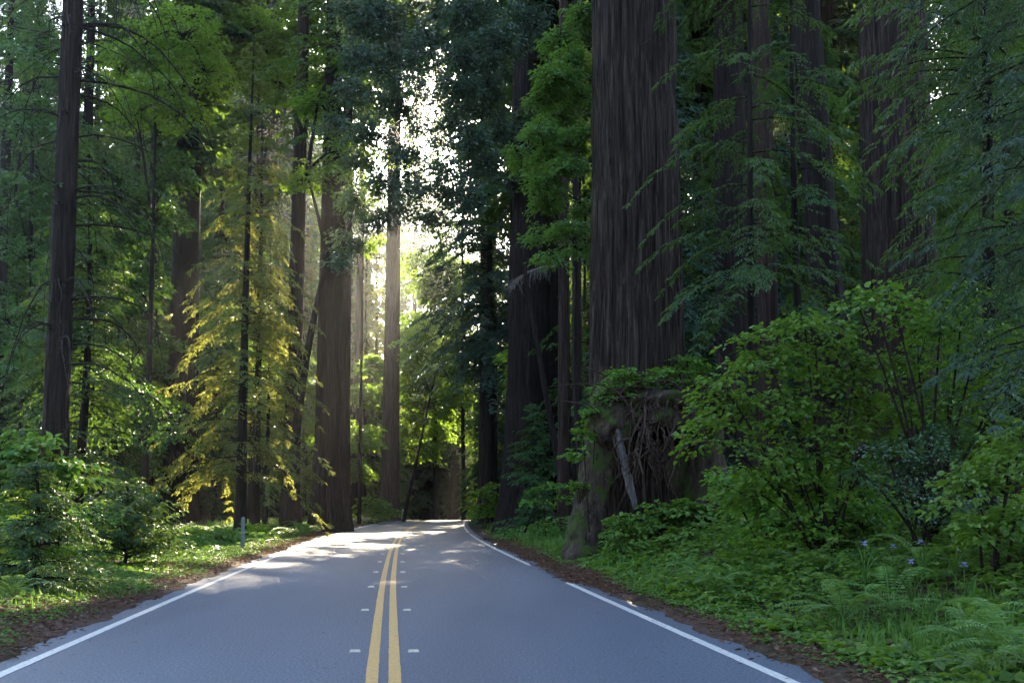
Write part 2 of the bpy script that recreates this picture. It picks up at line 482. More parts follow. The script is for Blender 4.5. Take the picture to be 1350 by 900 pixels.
M['asphalt'] = asphalt()
M['yellow'] = paint_mat('yellow_paint', (.58, .335, .10), (.20, .15, .09))
M['white'] = paint_mat('white_paint', (.62, .575, .52), (.17, .165, .16))
M['ground'] = ground_mat()
M['ceramic'] = plain_mat('marker_ceramic', (.30, .25, .15), (.42, .37, .27), 30, .4, .5)
M['lens'] = plain_mat('marker_lens', (.44, .40, .30), (.56, .52, .42), 30, .25, .6)
M['post'] = plain_mat('post_plastic', (.07, .105, .11), (.10, .135, .14), 6, .5, .4)
M['post_white'] = plain_mat('post_reflector', (.6, .62, .62), (.75, .77, .77), 6, .35, .5)
M['post_dark'] = plain_mat('post_dark_metal', (.04, .045, .05), (.08, .085, .09), 6, .5, .4)

# ------------------------------------------------------------------ ground, road, markings
dn = np.concatenate([[-400, -250, -160, -110, -80, -60, -48, -38], np.arange(-30, -9, 1.2), np.arange(-9, -4, .3),
                     np.arange(-4, -3, .1), [-2, 0, 2], np.arange(3, 4.5, .1), np.arange(4.5, 12, .3), np.arange(12, 31, 1.2),
                     [38, 48, 60, 80, 110, 160, 250, 400]])
yn = np.concatenate([[-80, -60, -40, -25, -15], np.arange(-8, 40, .4), np.arange(40, 120, 1.5), np.arange(120, 240, 6), [260, 300, 380, 500, 700]])
D, Y = np.meshgrid(dn, yn)
X = xc(Y) + D
Z = ground_z(X, Y)


def grid(mb, X, Y, Z):
    h, w = X.shape
    i = np.arange(h - 1)[:, None]; j = np.arange(w - 1)[None, :]
    f = np.stack([i * w + j, i * w + j + 1, (i + 1) * w + j + 1, (i + 1) * w + j], -1).reshape(-1, 4)
    mb.add(np.stack([X, Y, Z], -1).reshape(-1, 3), f)


mb = MB(); grid(mb, X, Y, Z)
tag(link('ground', mb.mesh('ground', M['ground'], True)), kind='structure')

ry = np.concatenate([np.arange(-30, 60, .25), np.arange(60, 260, 1.0)])
mb = MB()
ed = lambda s: .05 * np.sin(s * 1.7) + .04 * np.sin(s * 4.3 + 1) + .03 * np.sin(s * 9.1)
dl = np.array([0, .25, .5, .75, 1.0])
Yr, T = np.meshgrid(ry, dl, indexing='ij')
lo = -3.34 + ed(Yr); hi = 3.40 + ed(Yr + 40)
grid(mb, xc(Yr) + lo + (hi - lo) * T, Yr, zr(Yr) + 0 * T)
tag(link('road', mb.mesh('road', M['asphalt'], True)), kind='structure')


def stripe(name, d0, w, y0s, mat, dz=.004, seed=1):
    rg = np.random.default_rng(seed)
    mb = MB()
    for a, b in y0s:
        yy = np.concatenate([np.arange(a, min(b, 60), .12), np.arange(max(60, a), b, .6), [b]])
        e1 = rg.normal(0, .0016, len(yy)); e2 = rg.normal(0, .0016, len(yy))
        tz = np.minimum(1, np.minimum(yy - a, b - yy) / .5 + .35)
        Yq, T = np.meshgrid(yy, [0., 1.], indexing='ij')
        Xq = xc(Yq) + d0 + (T - .5) * w * tz[:, None] + np.stack([e1, e2], 1)
        grid(mb, Xq, Yq, zr(Yq) + dz)
    return tag(link(name, mb.mesh(name, mat)), kind='structure')


stripe('yellow_centre_line', -.09, .098, [(-20, 220)], M['yellow'], seed=2)
stripe('yellow_centre_line', .09, .098, [(-20, 220)], M['yellow'], seed=3)
stripe('white_edge_line', -3.05, .105, [(-20, 28.2), (30.2, 200)], M['white'], seed=4)
stripe('white_edge_line', 3.12, .105, [(-20, 17.6), (22.3, 46.5), (48, 200)], M['white'], seed=5)

# raised pavement markers
mb = MB()
a, b, h = .052, .05, .018
v = [(-a, -b, 0), (a, -b, 0), (a, b, 0), (-a, b, 0), (-a * .8, -b * .45, h), (a * .8, -b * .45, h), (a * .8, b * .45, h), (-a * .8, b * .45, h)]
mb.add(v, [(0, 1, 5, 4), (1, 2, 6, 5), (2, 3, 7, 6), (3, 0, 4, 7), (4, 5, 6, 7)])
me_marker = mb.mesh('pavement_marker', M['ceramic'])
mb = MB()
f_ = lambda x, s: (x * a * .82, -b + (b * .55) * s - .0025, h * s + .0022)
mb.add([f_(-1, .12), f_(1, .12), f_(.92, .9), f_(-.92, .9)], [(0, 1, 2, 3)])
me_lens = mb.mesh('reflector', M['lens'])
ordn = ['nearest', 'second', 'third', 'fourth', 'fifth', 'sixth', 'seventh', 'eighth', 'ninth', 'tenth', 'eleventh', 'twelfth']
for i in range(10):
    y = 9.32 + 3.6 * i
    for s, sd in ((-1, 'left'), (1, 'right')):
        o = link('pavement_marker', me_marker, None, (float(xc(y)) + s * .27, y, .001), math.atan(.11))
        link('reflector', me_lens, o)
        tag(o, f'{ordn[i]} pavement marker along the {sd} side of the double yellow line' if i else
            f'pavement marker nearest the camera, {sd} of the double yellow line', 'road marker', 'raised markers along the yellow lines')

# roadside posts


def post(px, Y, top_py, w, label, mat, cap, name='marker_post'):
    g = at(px, 660, Y); x = g[0]; z = gz(x, Y); h = at(px, top_py, Y)[2] - z
    mb = MB()
    w2, t = w / 2, w * .22
    zz = np.array([-.15, h * .9, h * .97, h]); ww = np.array([1, 1, .8, .5]) * w2
    V = []
    for q in range(4):
        V += [(-ww[q], -t, zz[q]), (0, -t * 1.5, zz[q]), (ww[q], -t, zz[q]), (ww[q], t, zz[q]), (0, t * .4, zz[q]), (-ww[q], t, zz[q])]
    fc = [(q * 6 + k, q * 6 + (k + 1) % 6, q * 6 + 6 + (k + 1) % 6, q * 6 + 6 + k) for q in range(3) for k in range(6)]
    fc += [(18, 19, 20, 21), (18, 21, 22, 23)]
    mb.add(V, fc)
    o = link(name, mb.mesh(name, mat), None, (x, Y, z))
    mb = MB()
    z0, z1 = h * .78, h * .88
    mb.add([(-w2 * .8, -t * 1.15 - .004, z0), (0, -t * 1.5 - .004, z0), (w2 * .8, -t * 1.15 - .004, z0),
            (-w2 * .8, -t * 1.15 - .004, z1), (0, -t * 1.5 - .004, z1), (w2 * .8, -t * 1.15 - .004, z1)], [(0, 1, 4, 3), (1, 2, 5, 4)])
    link('reflector', mb.mesh('reflector', cap), o)
    tag(o, label, 'marker post', 'marker posts along the road')


post(321, 31, 681, .11, 'grey plastic marker post standing in the lit grass left of the road', M['post'], M['post'])
post(456, 56, 669, .16, 'small pale marker post at the foot of the big left-hand redwood', M['post_white'], M['post_white'])
post(531, 84, 671, .16, 'distant pale marker post beside the tall trunk at the crest', M['post_white'], M['post_white'])
post(622, 66, 680, .13, 'dark marker post under the bush right of the road crest', M['post_dark'], M['post_white'])

# ------------------------------------------------------------------ ground cover (stuff)


def scatter(n, dlo, dhi, ylo, yhi, rg, ypow=1.0):
    d = rg.uniform(dlo, dhi, n); y = ylo + (yhi - ylo) * rg.random(n) ** ypow
    x = xc(y) + d
    return x, y, d


def ground_leaves(name, regions, mat, L, W, hh, seed, six=False):
    rg = np.random.default_rng(seed); mb = MB()
    for (n, dlo, dhi, ylo, yhi, hmul, thr) in regions:
        x, y, d = scatter(n, dlo, dhi, ylo, yhi, rg, 1.5)
        keep = (wob(x * 1.3 + seed, y * 1.3) + rg.normal(0, .35, n) > thr)
        ad = np.abs(d)
        keep &= rg.random(n) < sm(3.7, 4.3, ad + .2 * wob(x * 2, y * 2) + (d < 0) * .08 + (d > 0) * (y < 17) * .22)
        x, y, d = x[keep], y[keep], d[keep]; n = len(x)
        hk = np.minimum(1, .25 + (np.abs(d) - 3.7) * .35) * hmul
        z = ground_z(x, y) + hh * hk * (rg.random(n) ** .8) * (.6 + .4 * wob(x * .8, y * .8 + 3))
        z = np.maximum(z, ground_z(x, y) + .012)
        ph = rg.random(n) * 2 * PI
        m = 3
        pos = np.repeat(np.stack([x, y, z], 1), m, 0)
        a = np.repeat(ph, m) + np.tile(np.arange(m) * 2 * PI / m, n) + rg.normal(0, .2, n * m)
        sc_ = np.repeat(rg.uniform(.6, 1.3, n) * (1 + np.clip(y - 12, 0, 40) * .02), m)
        dd = np.stack([np.cos(a), np.sin(a), rg.normal(-.1, .25, n * m)], 1)
        nn = np.array([[0, 0, 1.]]) + np.repeat(rg.normal(0, .28, (n, 3)), m, 0)
        leaves(mb, pos, dd, nn, L * sc_, W * sc_, six=six, curl=.12)
    return tag(link(name, mb.mesh(name, mat)), kind='stuff')


def grass(name, regions, mat, seed):
    rg = np.random.default_rng(seed); mb = MB()
    for (n, dlo, dhi, ylo, yhi, h, thr) in regions:
        x, y, d = scatter(n, dlo, dhi, ylo, yhi, rg, 1.5)
        keep = (wob(x * 1.1 - seed, y * 1.1 + 5) + rg.normal(0, .3, n) > thr) & (rg.random(n) < sm(3.9, 4.8, np.abs(d)))
        x, y, d = x[keep], y[keep], d[keep]; n = len(x)
        z = ground_z(x, y) - .01
        a = rg.random(n) * 2 * PI
        L = h * rg.uniform(.45, 1.2, n)
        lean = np.stack([np.cos(a), np.sin(a), np.zeros(n)], 1)
        w = rg.uniform(.006, .013, n) * (1 + np.clip(y - 12, 0, 30) * .03)
        sv = np.stack([-np.sin(a), np.cos(a), np.zeros(n)], 1) * w[:, None]
        p0 = np.stack([x, y, z], 1)
        b_ = rg.uniform(.15, .7, n)[:, None]
        p1 = p0 + np.array([[0, 0, 1.]]) * L[:, None] * .6 + lean * L[:, None] * .18 * b_
        p2 = p0 + np.array([[0, 0, 1.]]) * (L[:, None] * (1 - .35 * b_)) + lean * L[:, None] * .75 * b_
        V = np.stack([p0 - sv, p0 + sv, p1 + sv * .9, p1 - sv * .9, p2 + sv * .12, p2 - sv * .12], 1)
        k = np.arange(n)[:, None] * 6
        mb.add(V, np.concatenate([k + np.array([[0, 1, 2, 3]]), k + np.array([[3, 2, 4, 5]])]))
    return tag(link(name, mb.mesh(name, mat)), kind='stuff')


ground_leaves('ground_cover', [(40000, 3.7, 9, 4.5, 26, 1.1, -.9), (16000, 8, 18, 6, 30, 1.2, -.9), (14000, 3.8, 12, 26, 75, .9, -.5),
                               (52000, -8.5, -3.6, 8, 45, .4, -.9), (9000, -14, -7, 10, 50, .8, -.4), (8000, -10, -4.2, 45, 90, 1, -.4)],
              M['sorrel'], .05, .045, .34, 21)
ground_leaves('creeping_plants', [(9000, 4.0, 9, 4.5, 26, 1.6, -.5), (4500, 8, 17, 7, 30, 1.8, -.5), (2500, -9, -4.6, 12, 45, .9, -.2)],
              M['hazel'], .105, .075, .42, 22, True)
grass('grass', [(12000, 4.2, 10, 4.5, 26, .30, .0), (8000, 4.2, 9, 26, 70, .4, -.3), (13000, -8.2, -4.0, 8, 50, .15, .0), (4000, -12, -7, 12, 60, .3, -.1)],
      M['grass'], 23)

# leaf litter: brown redwood debris along both edges of the asphalt
rg = np.random.default_rng(31); mb = MB()
for (n, dlo, dhi, ylo, yhi, thr) in ((20000, 3.15, 4.9, 4, 40, 0), (9000, 3.1, 4.6, 15.5, 25, 0), (20000, -4.9, -3.2, 6, 55, 0), (6000, -9, -4.5, 8, 30, 0), (6000, 4.5, 11, 5, 25, 0)):
    x, y, d = scatter(n, dlo, dhi, ylo, yhi, rg, 1.4)
    c = np.where(np.abs(d) < 4.0, sm(3.12, 3.75, np.abs(d) + .16 * wob(x * 1.2, y * .9) + np.where((d > 0) & (y > 17.2) & (y < 22.6), .32, 0)
                 + np.where((d < 0) & (y > 27.8) & (y < 30.5), .3, 0)) ** 1.6, 1)
    k = rg.random(n) < c
    x, y = x[k], y[k]; n = len(x)
    z = np.maximum(ground_z(x, y), zr(y)) + rg.uniform(.006, .035, n)
    a = rg.random(n) * 2 * PI
    leaves(mb, np.stack([x, y, z], 1), np.stack([np.cos(a), np.sin(a), rg.normal(0, .2, n)], 1), np.array([[0, 0, 1.]]) + rg.normal(0, .5, (n, 3)),
           rg.uniform(.04, .12, n) * (1 + np.clip(y - 15, 0, 30) * .02), rg.uniform(.012, .035, n) * (1 + np.clip(y - 15, 0, 30) * .02))
n = 900
y = 5 + 45 * rg.random(n) ** 1.5; dq = np.where(rg.random(n) < .75, np.sign(rg.random(n) - .5) * (3.2 - np.abs(rg.normal(0, .5, n))), rg.uniform(-3, 3, n)); x = xc(y) + dq; a = rg.random(n) * 2 * PI
leaves(mb, np.stack([x, y, zr(y) + .007], 1), np.stack([np.cos(a), np.sin(a), 0 * a], 1), np.array([[0, 0, 1.]]) + rg.normal(0, .2, (n, 3)), rg.uniform(.02, .07, n), rg.uniform(.006, .018, n), curl=0)
tag(link('leaf_litter', mb.mesh('leaf_litter', M['dead'])), kind='stuff')

# ------------------------------------------------------------------ tree assembly


def tree_root(name, x, y, label, cat='tree', group=None, z=None, rot=0, scale=None):
    o = link(name, None, None, (x, y, gz(x, y) if z is None else z), rot, scale)
    o.empty_display_size = .3
    return tag(o, label, cat, group)


def dup(root, x, y, rot, sc, label, group=None):
    r = root.copy(); COL.objects.link(r)
    r.location = (x, y, gz(x, y)); r.rotation_euler = (0, 0, rot); r.scale = sc if not np.isscalar(sc) else (sc,) * 3
    r['label'] = label
    if group: r['group'] = group
    elif 'group' in r: del r['group']
    for ch in list(root.children):
        c = ch.copy(); COL.objects.link(c); c.parent = r
    return r


G_GIANT = 'giant redwoods lining the road'
# ---- shared high crowns for the giants (mostly above the frame, they shade the road)
def high_crown(H, z0, R, n, seed, mat, bl=.5, bw=.22, droop=.4):
    rg = np.random.default_rng(seed); c, w = MB(), MB()
    conifer(c, w, H, z0, R, n, rg, 'col', droop, .15, 2.2, 1.5, 6, bl, bw, .03)
    return c.mesh('high_crown', mat), w


HC1 = high_crown(72, 22, 6.5, 170, 1, M['redwood'])
HC2 = high_crown(66, 28, 5.5, 130, 2, M['redwood_blue'])
HC3 = high_crown(80, 43, 5.5, 110, 3, M['redwood'])
HC4 = high_crown(68, 20, 5.2, 150, 4, M['redwood'], .36, .13)
HC5 = high_crown(75, 16, 5.5, 190, 5, M['redwood'], .36, .13)
HC7 = high_crown(78, 20, 4.8, 95, 7, M['redwood_blue'], .4, .16)
HC6 = high_crown(78, 41, 7.5, 190, 6, M['redwood'])


def giant(px, Y, wpx, label, mat, H=70, topdx=0, crown=HC1, flare=.45, seed=1, seg=110, nz=70, twin=None, furrow=.11, nf=26, bow=(0, 0), hf=1.6, extra=None,
          crown_rot=0., tp=.9):
    g = at(px, 640, Y); x = g[0]
    r = wpx / 2 * Y / F
    root = tree_root('redwood_tree', x, Y, label, 'redwood tree', G_GIANT)
    mb = MB()
    trunk(mb, H, r, r * .28, (topdx, 0), bow, flare, hf, seg, nz, furrow, nf, seed, zlen=2.6, tp=tp)
    if twin:
        for (dx, dy, rr, hh, tdx) in twin:
            trunk(mb, hh, rr, rr * .3, (tdx, 0), (0, 0), flare, hf, max(48, seg // 2), nz, furrow, max(12, nf // 2), seed + 30, base=(dx, dy, 0), zlen=2.6, tp=tp)
    if crown:
        cr, sr = math.cos(crown_rot), math.sin(crown_rot)
        for v, f in zip(crown[1].v, crown[1].f):
            f = f - f.min()
            mb.add(v @ np.array([[cr, sr, 0], [-sr, cr, 0], [0, 0, 1]]) + [topdx * .6, 0, 0], f, 1)
        link('crown', crown[0], root, (topdx * .6, 0, 0), crown_rot)
    if extra:
        extra(mb)
    link('trunk', mb.mesh('trunk', [mat, M['twig']], True), root)
    return root


# ---- LEFT giants
rgL = np.random.default_rng(5)
lowc = MB()


def bare(mb):
    rg = rgL; t = MB()
    for i in range(56):
        z = rg.uniform(5.0, 19); a = rg.uniform(-1.9, 1.9) if rg.random() < .75 else rg.uniform(0, 2 * PI)
        L = rg.uniform(2.0, 5.5)
        d = np.array([math.cos(a), math.sin(a) * .8, 0])
        p0 = np.array([.25 * z / 50, 0, z]) + d * .25
        p2 = p0 + d * L * rg.uniform(.5, .9) + np.array([0, 0, -L * rg.uniform(.35, .85)])
        p1 = p0 + d * L * .6 + np.array([0, 0, rg.uniform(.1, .5)])
        P = bez(p0, p1, p2, 10) + np.cumsum(rg.normal(0, .03, (10, 3)), 0)
        tube(mb, P, np.linspace(.034, .008, 10) * rg.uniform(.6, 1.2), 4, 1)
        for k in range(rg.integers(3, 7)):
            j = rg.integers(3, 10); q = P[min(j, 9)]
            e = q + np.array([rg.normal(0, .5), rg.normal(0, .5), -rg.uniform(.1, .9)])
            tube(mb, bez(q, (q + e) / 2 + [0, 0, .12], e, 4), np.linspace(.010, .004, 4), 4, 1)
    conifer(lowc, t, 19, 7, 4.0, 13, rg, 'x', .5, .1, 2.6, .6, 6, .13, .04, .016, top=(.1, 0))
    for v, f in zip(t.v, t.f):
        mb.add(v, f - f.min(), 1)


L1 = giant(70, 27, 35, 'slim reddish redwood trunk with bare drooping branches near the left edge', M['bark_brown'], 50, .25, HC3, .2, 41, 96, 60, nf=18, crown_rot=1, extra=bare)
link('lower_crown', lowc.mesh('lower_crown', M['redwood']), L1)

giant(429, 50, 40, 'big fluted double redwood trunk left of the road', M['bark_brown'], 68, .3, HC4, .4, 51, 120, 70,
      twin=[(.72, .6, .46, 60, .2)], crown_rot=.7, tp=.5)
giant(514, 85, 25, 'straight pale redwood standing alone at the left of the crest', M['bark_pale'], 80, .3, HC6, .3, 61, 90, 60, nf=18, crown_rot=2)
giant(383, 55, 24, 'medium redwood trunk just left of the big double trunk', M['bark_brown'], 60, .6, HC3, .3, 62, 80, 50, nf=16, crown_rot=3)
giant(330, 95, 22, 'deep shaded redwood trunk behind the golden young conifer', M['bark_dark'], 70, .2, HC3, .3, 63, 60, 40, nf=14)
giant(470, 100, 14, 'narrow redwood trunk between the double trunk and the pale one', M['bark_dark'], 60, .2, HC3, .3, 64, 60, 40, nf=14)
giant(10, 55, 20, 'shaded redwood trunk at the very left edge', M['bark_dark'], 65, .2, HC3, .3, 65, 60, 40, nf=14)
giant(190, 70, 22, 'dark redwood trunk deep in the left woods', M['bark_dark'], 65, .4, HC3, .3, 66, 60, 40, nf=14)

# ---- RIGHT giants
giant(644, 66, 26, 'slender redwood trunk right of the road beyond the massive dark one', M['bark'], 66, -.4, HC2, .3, 71, 80, 50, nf=16)
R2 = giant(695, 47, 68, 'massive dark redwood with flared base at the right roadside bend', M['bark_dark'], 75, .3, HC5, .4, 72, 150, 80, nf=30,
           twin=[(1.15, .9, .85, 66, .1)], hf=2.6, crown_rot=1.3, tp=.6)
giant(648, 96, 18, 'added distant redwood behind the slender right-hand trunk, its crown blocking sun from the road', M['bark_dark'], 78, 0, HC7, .3, 81, 50, 40, nf=12, crown_rot=1.7)  # tree added behind another trunk so its crown keeps sun off the road
giant(744, 38, 18, 'thin straight trunk between the massive dark redwood and the huge one', M['bark_red'], 50, .1, None, .2, 73, 64, 50, nf=12)
giant(761, 42, 15, 'second thin trunk, close behind the huge right redwood', M['bark_dark'], 50, .1, None, .2, 74, 64, 50, nf=12)
R4 = giant(841, 25.2, 132, 'huge furrowed redwood trunk rising from a mossy root mound by the road', M['bark'], 75, .0, HC3, .12, 75, 330, 150, nf=40, hf=1.5, furrow=.13, crown_rot=2.2)
giant(970, 40, 52, 'broad very dark redwood trunk behind the reddish one', M['bark_dark'], 70, .1, HC1, .25, 76, 120, 70, nf=26, crown_rot=.4)
giant(1017, 32, 30, 'straight reddish redwood trunk in the right woods', M['bark_red'], 60, -.1, HC3, .25, 77, 90, 60, nf=20)
R7 = giant(1108, 34, 50, 'leaning blackened redwood trunk left of the broad one on the right', M['bark_dark'], 60, -2.6, HC3, .35, 78, 110, 70, nf=24, hf=3, crown_rot=1)
giant(1194, 31.5, 106, 'broad dark furrowed redwood trunk farthest right', M['bark'], 72, .1, HC2, .2, 79, 260, 120, nf=38, furrow=.13, crown_rot=2.9)
giant(925, 55, 16, 'narrow dark trunk just right of the huge redwood', M['bark_dark'], 60, .1, HC1, .2, 80, 60, 40, nf=12)

# R2's pale drooping dead branch
mb = MB(); rg = np.random.default_rng(9)
p0 = at(735, 352, 46) - np.array(R2.location); p2 = at(676, 372, 45.5) - np.array(R2.location)
P = bez(p0, (p0 + p2) / 2 + [0, 0, .5], p2, 12); tube(mb, P, np.linspace(.07, .02, 12), 6)
for k in range(90):
    q = P[rg.integers(2, 12)] + rg.normal(0, .05, 3); e = q + np.array([rg.normal(-.2, .25), rg.normal(0, .25), -rg.uniform(.2, .8)])
    sticks(mb, [q], [e], .012, .005)
link('dead_branch', mb.mesh('dead_branch', M['pale_twig']), R2)

# ---- root mound below R4
RL = np.array(R4.location)
rg = np.random.default_rng(17)


def lumpy(c, r, seed, n=40, amp=.18, stretch=1.0):
    u = np.linspace(0, 1, n, endpoint=False); v = np.linspace(.02, .98, n // 2)
    U, V = np.meshgrid(u, v)
    nz_ = (vnoise(U, V * 6 + seed, 9, seed) - .5) * 2 * amp + (vnoise(U, V * 16, 22, seed + 1) - .5) * amp
    k = 1 + nz_
    x = np.sin(PI * V) * np.cos(2 * PI * U) * k; y = np.sin(PI * V) * np.sin(2 * PI * U) * k; z = np.cos(PI * V) * k
    P = np.stack([x * r[0], y * r[1], z * r[2]], -1) + c
    h, w_ = U.shape
    i = np.arange(h - 1)[:, None]; j = np.arange(w_)[None, :]; j2 = (j + 1) % w_
    f = np.stack([i * w_ + j, i * w_ + j2, (i + 1) * w_ + j2, (i + 1) * w_ + j], -1).reshape(-1, 4)
    return P.reshape(-1, 3), f


mb = MB()
for px, py, Yq, r in ((862, 545, 24.1, (1.5, 1.3, .62)), (930, 535, 24.4, (.85, 1.0, .5)), (803, 560, 23.6, (.55, .7, .7)), (885, 640, 25.2, (1.35, 1.0, 2.0))):
    mb.add(*lumpy(at(px, py, Yq) - RL, r, rg.integers(1, 99), 56, .22))
mound = link('root_mound', mb.mesh('root_mound', M['moss_bark'], True), R4)
mb = MB()
P = np.array([at(812, 520, 24.2), at(800, 560, 23.9), at(790, 610, 23.7), at(777, 660, 23.5), at(770, 710, 23.4), at(768, 752, 23.3)]) - RL
tt = np.linspace(0, 5, 26); P = np.stack([np.interp(tt, range(6), P[:, k]) for k in range(3)], 1)
tube(mb, P, np.interp(tt, range(6), [.5, .46, .40, .36, .40, .55]), 22, lump=.16, rg=rg)
P = np.array([at(925, 560, 24.6), at(930, 620, 24.4), at(925, 700, 24.2)]) - RL
tube(mb, bez(P[0], P[1], P[2], 14), np.linspace(.45, .6, 14), 18, lump=.15, rg=rg)
link('buttress_root', mb.mesh('buttress_root', M['moss_bark'], True), R4)
mb = MB()
for k in range(80):
    px, py = rg.normal(870, 22), rg.uniform(515, 600)
    p0 = at(px, py, 22.9 + rg.uniform(-.2, .3)) - RL
    L = rg.uniform(.7, 2.3)
    e = p0 + np.array([(px - 868) / 26 * .12 + rg.normal(-.1, .38), rg.normal(-.1, .15), -L * rg.uniform(.5, 1)])
    m_ = (p0 + e) / 2 + np.array([rg.normal(0, .3), -.2, .25])
    P = bez(p0, m_, e, 7) + np.cumsum(rg.normal(0, .035, (7, 3)), 0)
    tube(mb, P, np.linspace(.026, .005, 7) * rg.uniform(.4, 1.9), 5 + 1)
    if rg.random() < .6:
        q = P[rg.integers(2, 6)]; sticks(mb, [q], [q + [rg.normal(0, .2), rg.normal(0, .1), -rg.uniform(.1, .5)]], .009, .004)
for k in range(120):
    p0 = at(rg.uniform(795, 965), rg.uniform(495, 545), 23.0 + rg.uniform(-.2, .4)) - RL
    e = p0 + np.array([rg.normal(0, .5), rg.normal(-.1, .2), rg.normal(-.12, .25)])
    tube(mb, bez(p0, (p0 + e) / 2 + [0, -.05, .1], e, 5), np.linspace(.02, .006, 5), 4)
link('hanging_root', mb.mesh('hanging_root', M['roots']), mound)

# leaning weathered slab and a broken branch stub
mb = MB()
P0, P1 = at(812, 562, 23.0), at(838, 672, 22.7)
ax = (P1 - P0) / np.linalg.norm(P1 - P0)
P = P0 + (P1 - P0) * np.linspace(0, 1, 12)[:, None] + rg.normal(0, .012, (12, 3))
P = np.concatenate([[P[0] - ax * .05], P]); rr = np.concatenate([[.03], np.interp(np.linspace(0, 1, 12), [0, .15, .7, 1], [.06, .08, .10, .06])])
c0 = P.mean(0); tube(mb, P - c0, rr, 10, lump=.14, rg=rg)
tag(link('broken_log', mb.mesh('broken_log', M['wood_grey'], True), None, c0), 'weathered grey broken log leaning against the mossy root mound', 'log')
for (pa, pb, Yq, lab) in (((938, 452), (972, 520), 22.5, 'splintered brown branch stub sticking up right of the huge trunk'),
                          ((1122, 612), (1140, 588), 14, 'short orange-brown broken stick in the shrubs on the right bank')):
    mb = MB(); a_, b_ = at(*pa, Yq), at(*pb, Yq - .3); c0 = (a_ + b_) / 2
    tube(mb, np.array([a_, (a_ + b_) / 2 + [.02, 0, .03], b_]) - c0, [.02, .06, .08], 8, lump=.2, rg=rg)
    tag(link('broken_branch', mb.mesh('broken_branch', M['bark_red']), None, c0), lab, 'broken branch')
mb = MB(); a_, b_ = at(655, 688, 43), at(706, 690, 41); a_[2] = gz(a_[0], a_[1]) + .12; b_[2] = gz(b_[0], b_[1]) + .1
c0 = (a_ + b_) / 2
P = bez(a_, c0 + [0, 0, .15], b_, 10); tube(mb, P - c0, np.linspace(.03, .07, 10), 8, lump=.15, rg=rg)
for k in range(8):
    q = P[rg.integers(1, 7)] - c0; sticks(mb, [q], [q + [rg.normal(-.3, .2), rg.normal(0, .3), rg.uniform(.05, .5)]], .018, .008)
tag(link('fallen_branch', mb.mesh('fallen_branch', M['wood_grey']), None, c0), 'bare fallen branch lying at the foot of the massive dark redwood', 'fallen branch')

# ------------------------------------------------------------------ named mid-size trees


def make_conifer(px, Y, H, label, mat, R=3.2, z0=1.2, n=130, seed=1, r0=.2, blades=7, bl=.13, bw=.04, tw=.7, npm=4, droop=.45, bark='bark_dark', topdx=0, name='young_conifer', grp=None,
                 prof='cone', az=None, up=.1, ztop=1.0, x=None):
    rg = np.random.default_rng(seed)
    if x is None: x = at(px, 650, Y)[0]
    root = tree_root(name, x, Y, label, 'conifer', grp)
    c, w = MB(), MB()
    trunk(w, H, r0, .02, (topdx, 0), (rg.normal(0, .08), 0), .3, .6, 22, 26, .05, 9, seed)
    conifer(c, w, H, z0, R, n, rg, prof, droop, up, npm, tw, blades, bl, bw, .016, top=(topdx, 0), az=az, ztop=ztop)
    link('trunk', w.mesh('trunk', M[bark]), root); link('crown', c.mesh('crown', M[mat]), root)
    return root


make_conifer(318, 43, 22, 'young conifer with golden sunlit lower sprays left of the road', 'sunlit_fir', 4.5, 2.2, 95, 101, .27, 8, .17, .05, .95, 3.4, .55, topdx=.15)
make_conifer(336, 47, 20, 'slim dark-stemmed conifer right beside the golden sunlit one', 'sunlit_fir', 3.0, 5, 48, 102, .24, 7, .16, .05, .8, 3.4, .5)
make_conifer(350, 52, 17, 'thinnest of the three conifers left of the double trunk', 'redwood', 2.4, 7, 40, 103, .13, 7, .14, .045, .7, 4, .5)
make_conifer(644, 62, 42, 'dark drooping conifer overhanging the right side of the road', 'redwood_blue', 5.8, 9.0, 260, 104, .3, 8, .22, .07, 1.0, 3.4, .5)
make_conifer(703, 40.5, 5.2, 'small dark conifer in front of the massive dark redwood', 'redwood', 1.8, .4, 75, 105, .06, 7, .1, .035, .55, 5, .3)
make_conifer(46, 14.6, 1.9, 'small drooping conifer sapling beside the left verge', 'redwood', 1.1, .1, 80, 106, .03, 8, .06, .017, .4, 9, .3)
make_conifer(168, 21.5, 1.7, 'bushy conifer sapling with lit tips in the left grass', 'redwood', 1.3, .1, 80, 107, .03, 8, .07, .02, .4, 8, .15, up=.35)
make_conifer(100, 33, 14, 'mid-height conifer behind the slim reddish trunk', 'redwood', 3.3, 1.5, 150, 108, .2, 7, .13, .042, .7, 4, .45)
# right side understory redwoods with long drooping sprays
make_conifer(992, 22.5, 15, 'understorey redwood with drooping sprays right of the huge trunk', 'redwood', 3.0, 4.6, 32, 111, .14, 9, .11, .026, .6, 5, .6, prof='x', topdx=.2)
make_conifer(1062, 24, 17, 'understorey redwood with sparse sprays in front of the leaning trunk', 'redwood', 2.3, 4.5, 28, 112, .13, 9, .11, .028, .6, 5, .55, prof='x')
make_conifer(1300, 17, 15, 'understorey redwood with dense sprays right of the broad trunk', 'redwood', 2.5, 2.2, 85, 113, .14, 9, .10, .024, .55, 6, .55, prof='x', topdx=.3)
make_conifer(1420, 12.5, 14, 'redwood at the right edge reaching blue-green sprays into view', 'redwood_blue', 2.2, 2.0, 120, 114, .16, 9, .085, .018, .45, 7, .45, prof='x')
make_conifer(893, 36, 20, 'shaded conifer filling the gap right of the huge trunk', 'redwood_blue', 3.2, 2.5, 140, 115, .2, 7, .14, .045, .7, 4, .5)
make_conifer(1240, 40, 24, 'shaded conifer behind the broad right-hand trunk', 'redwood', 4.2, 2, 170, 116, .25, 7, .15, .05, .8, 3.6, .5)
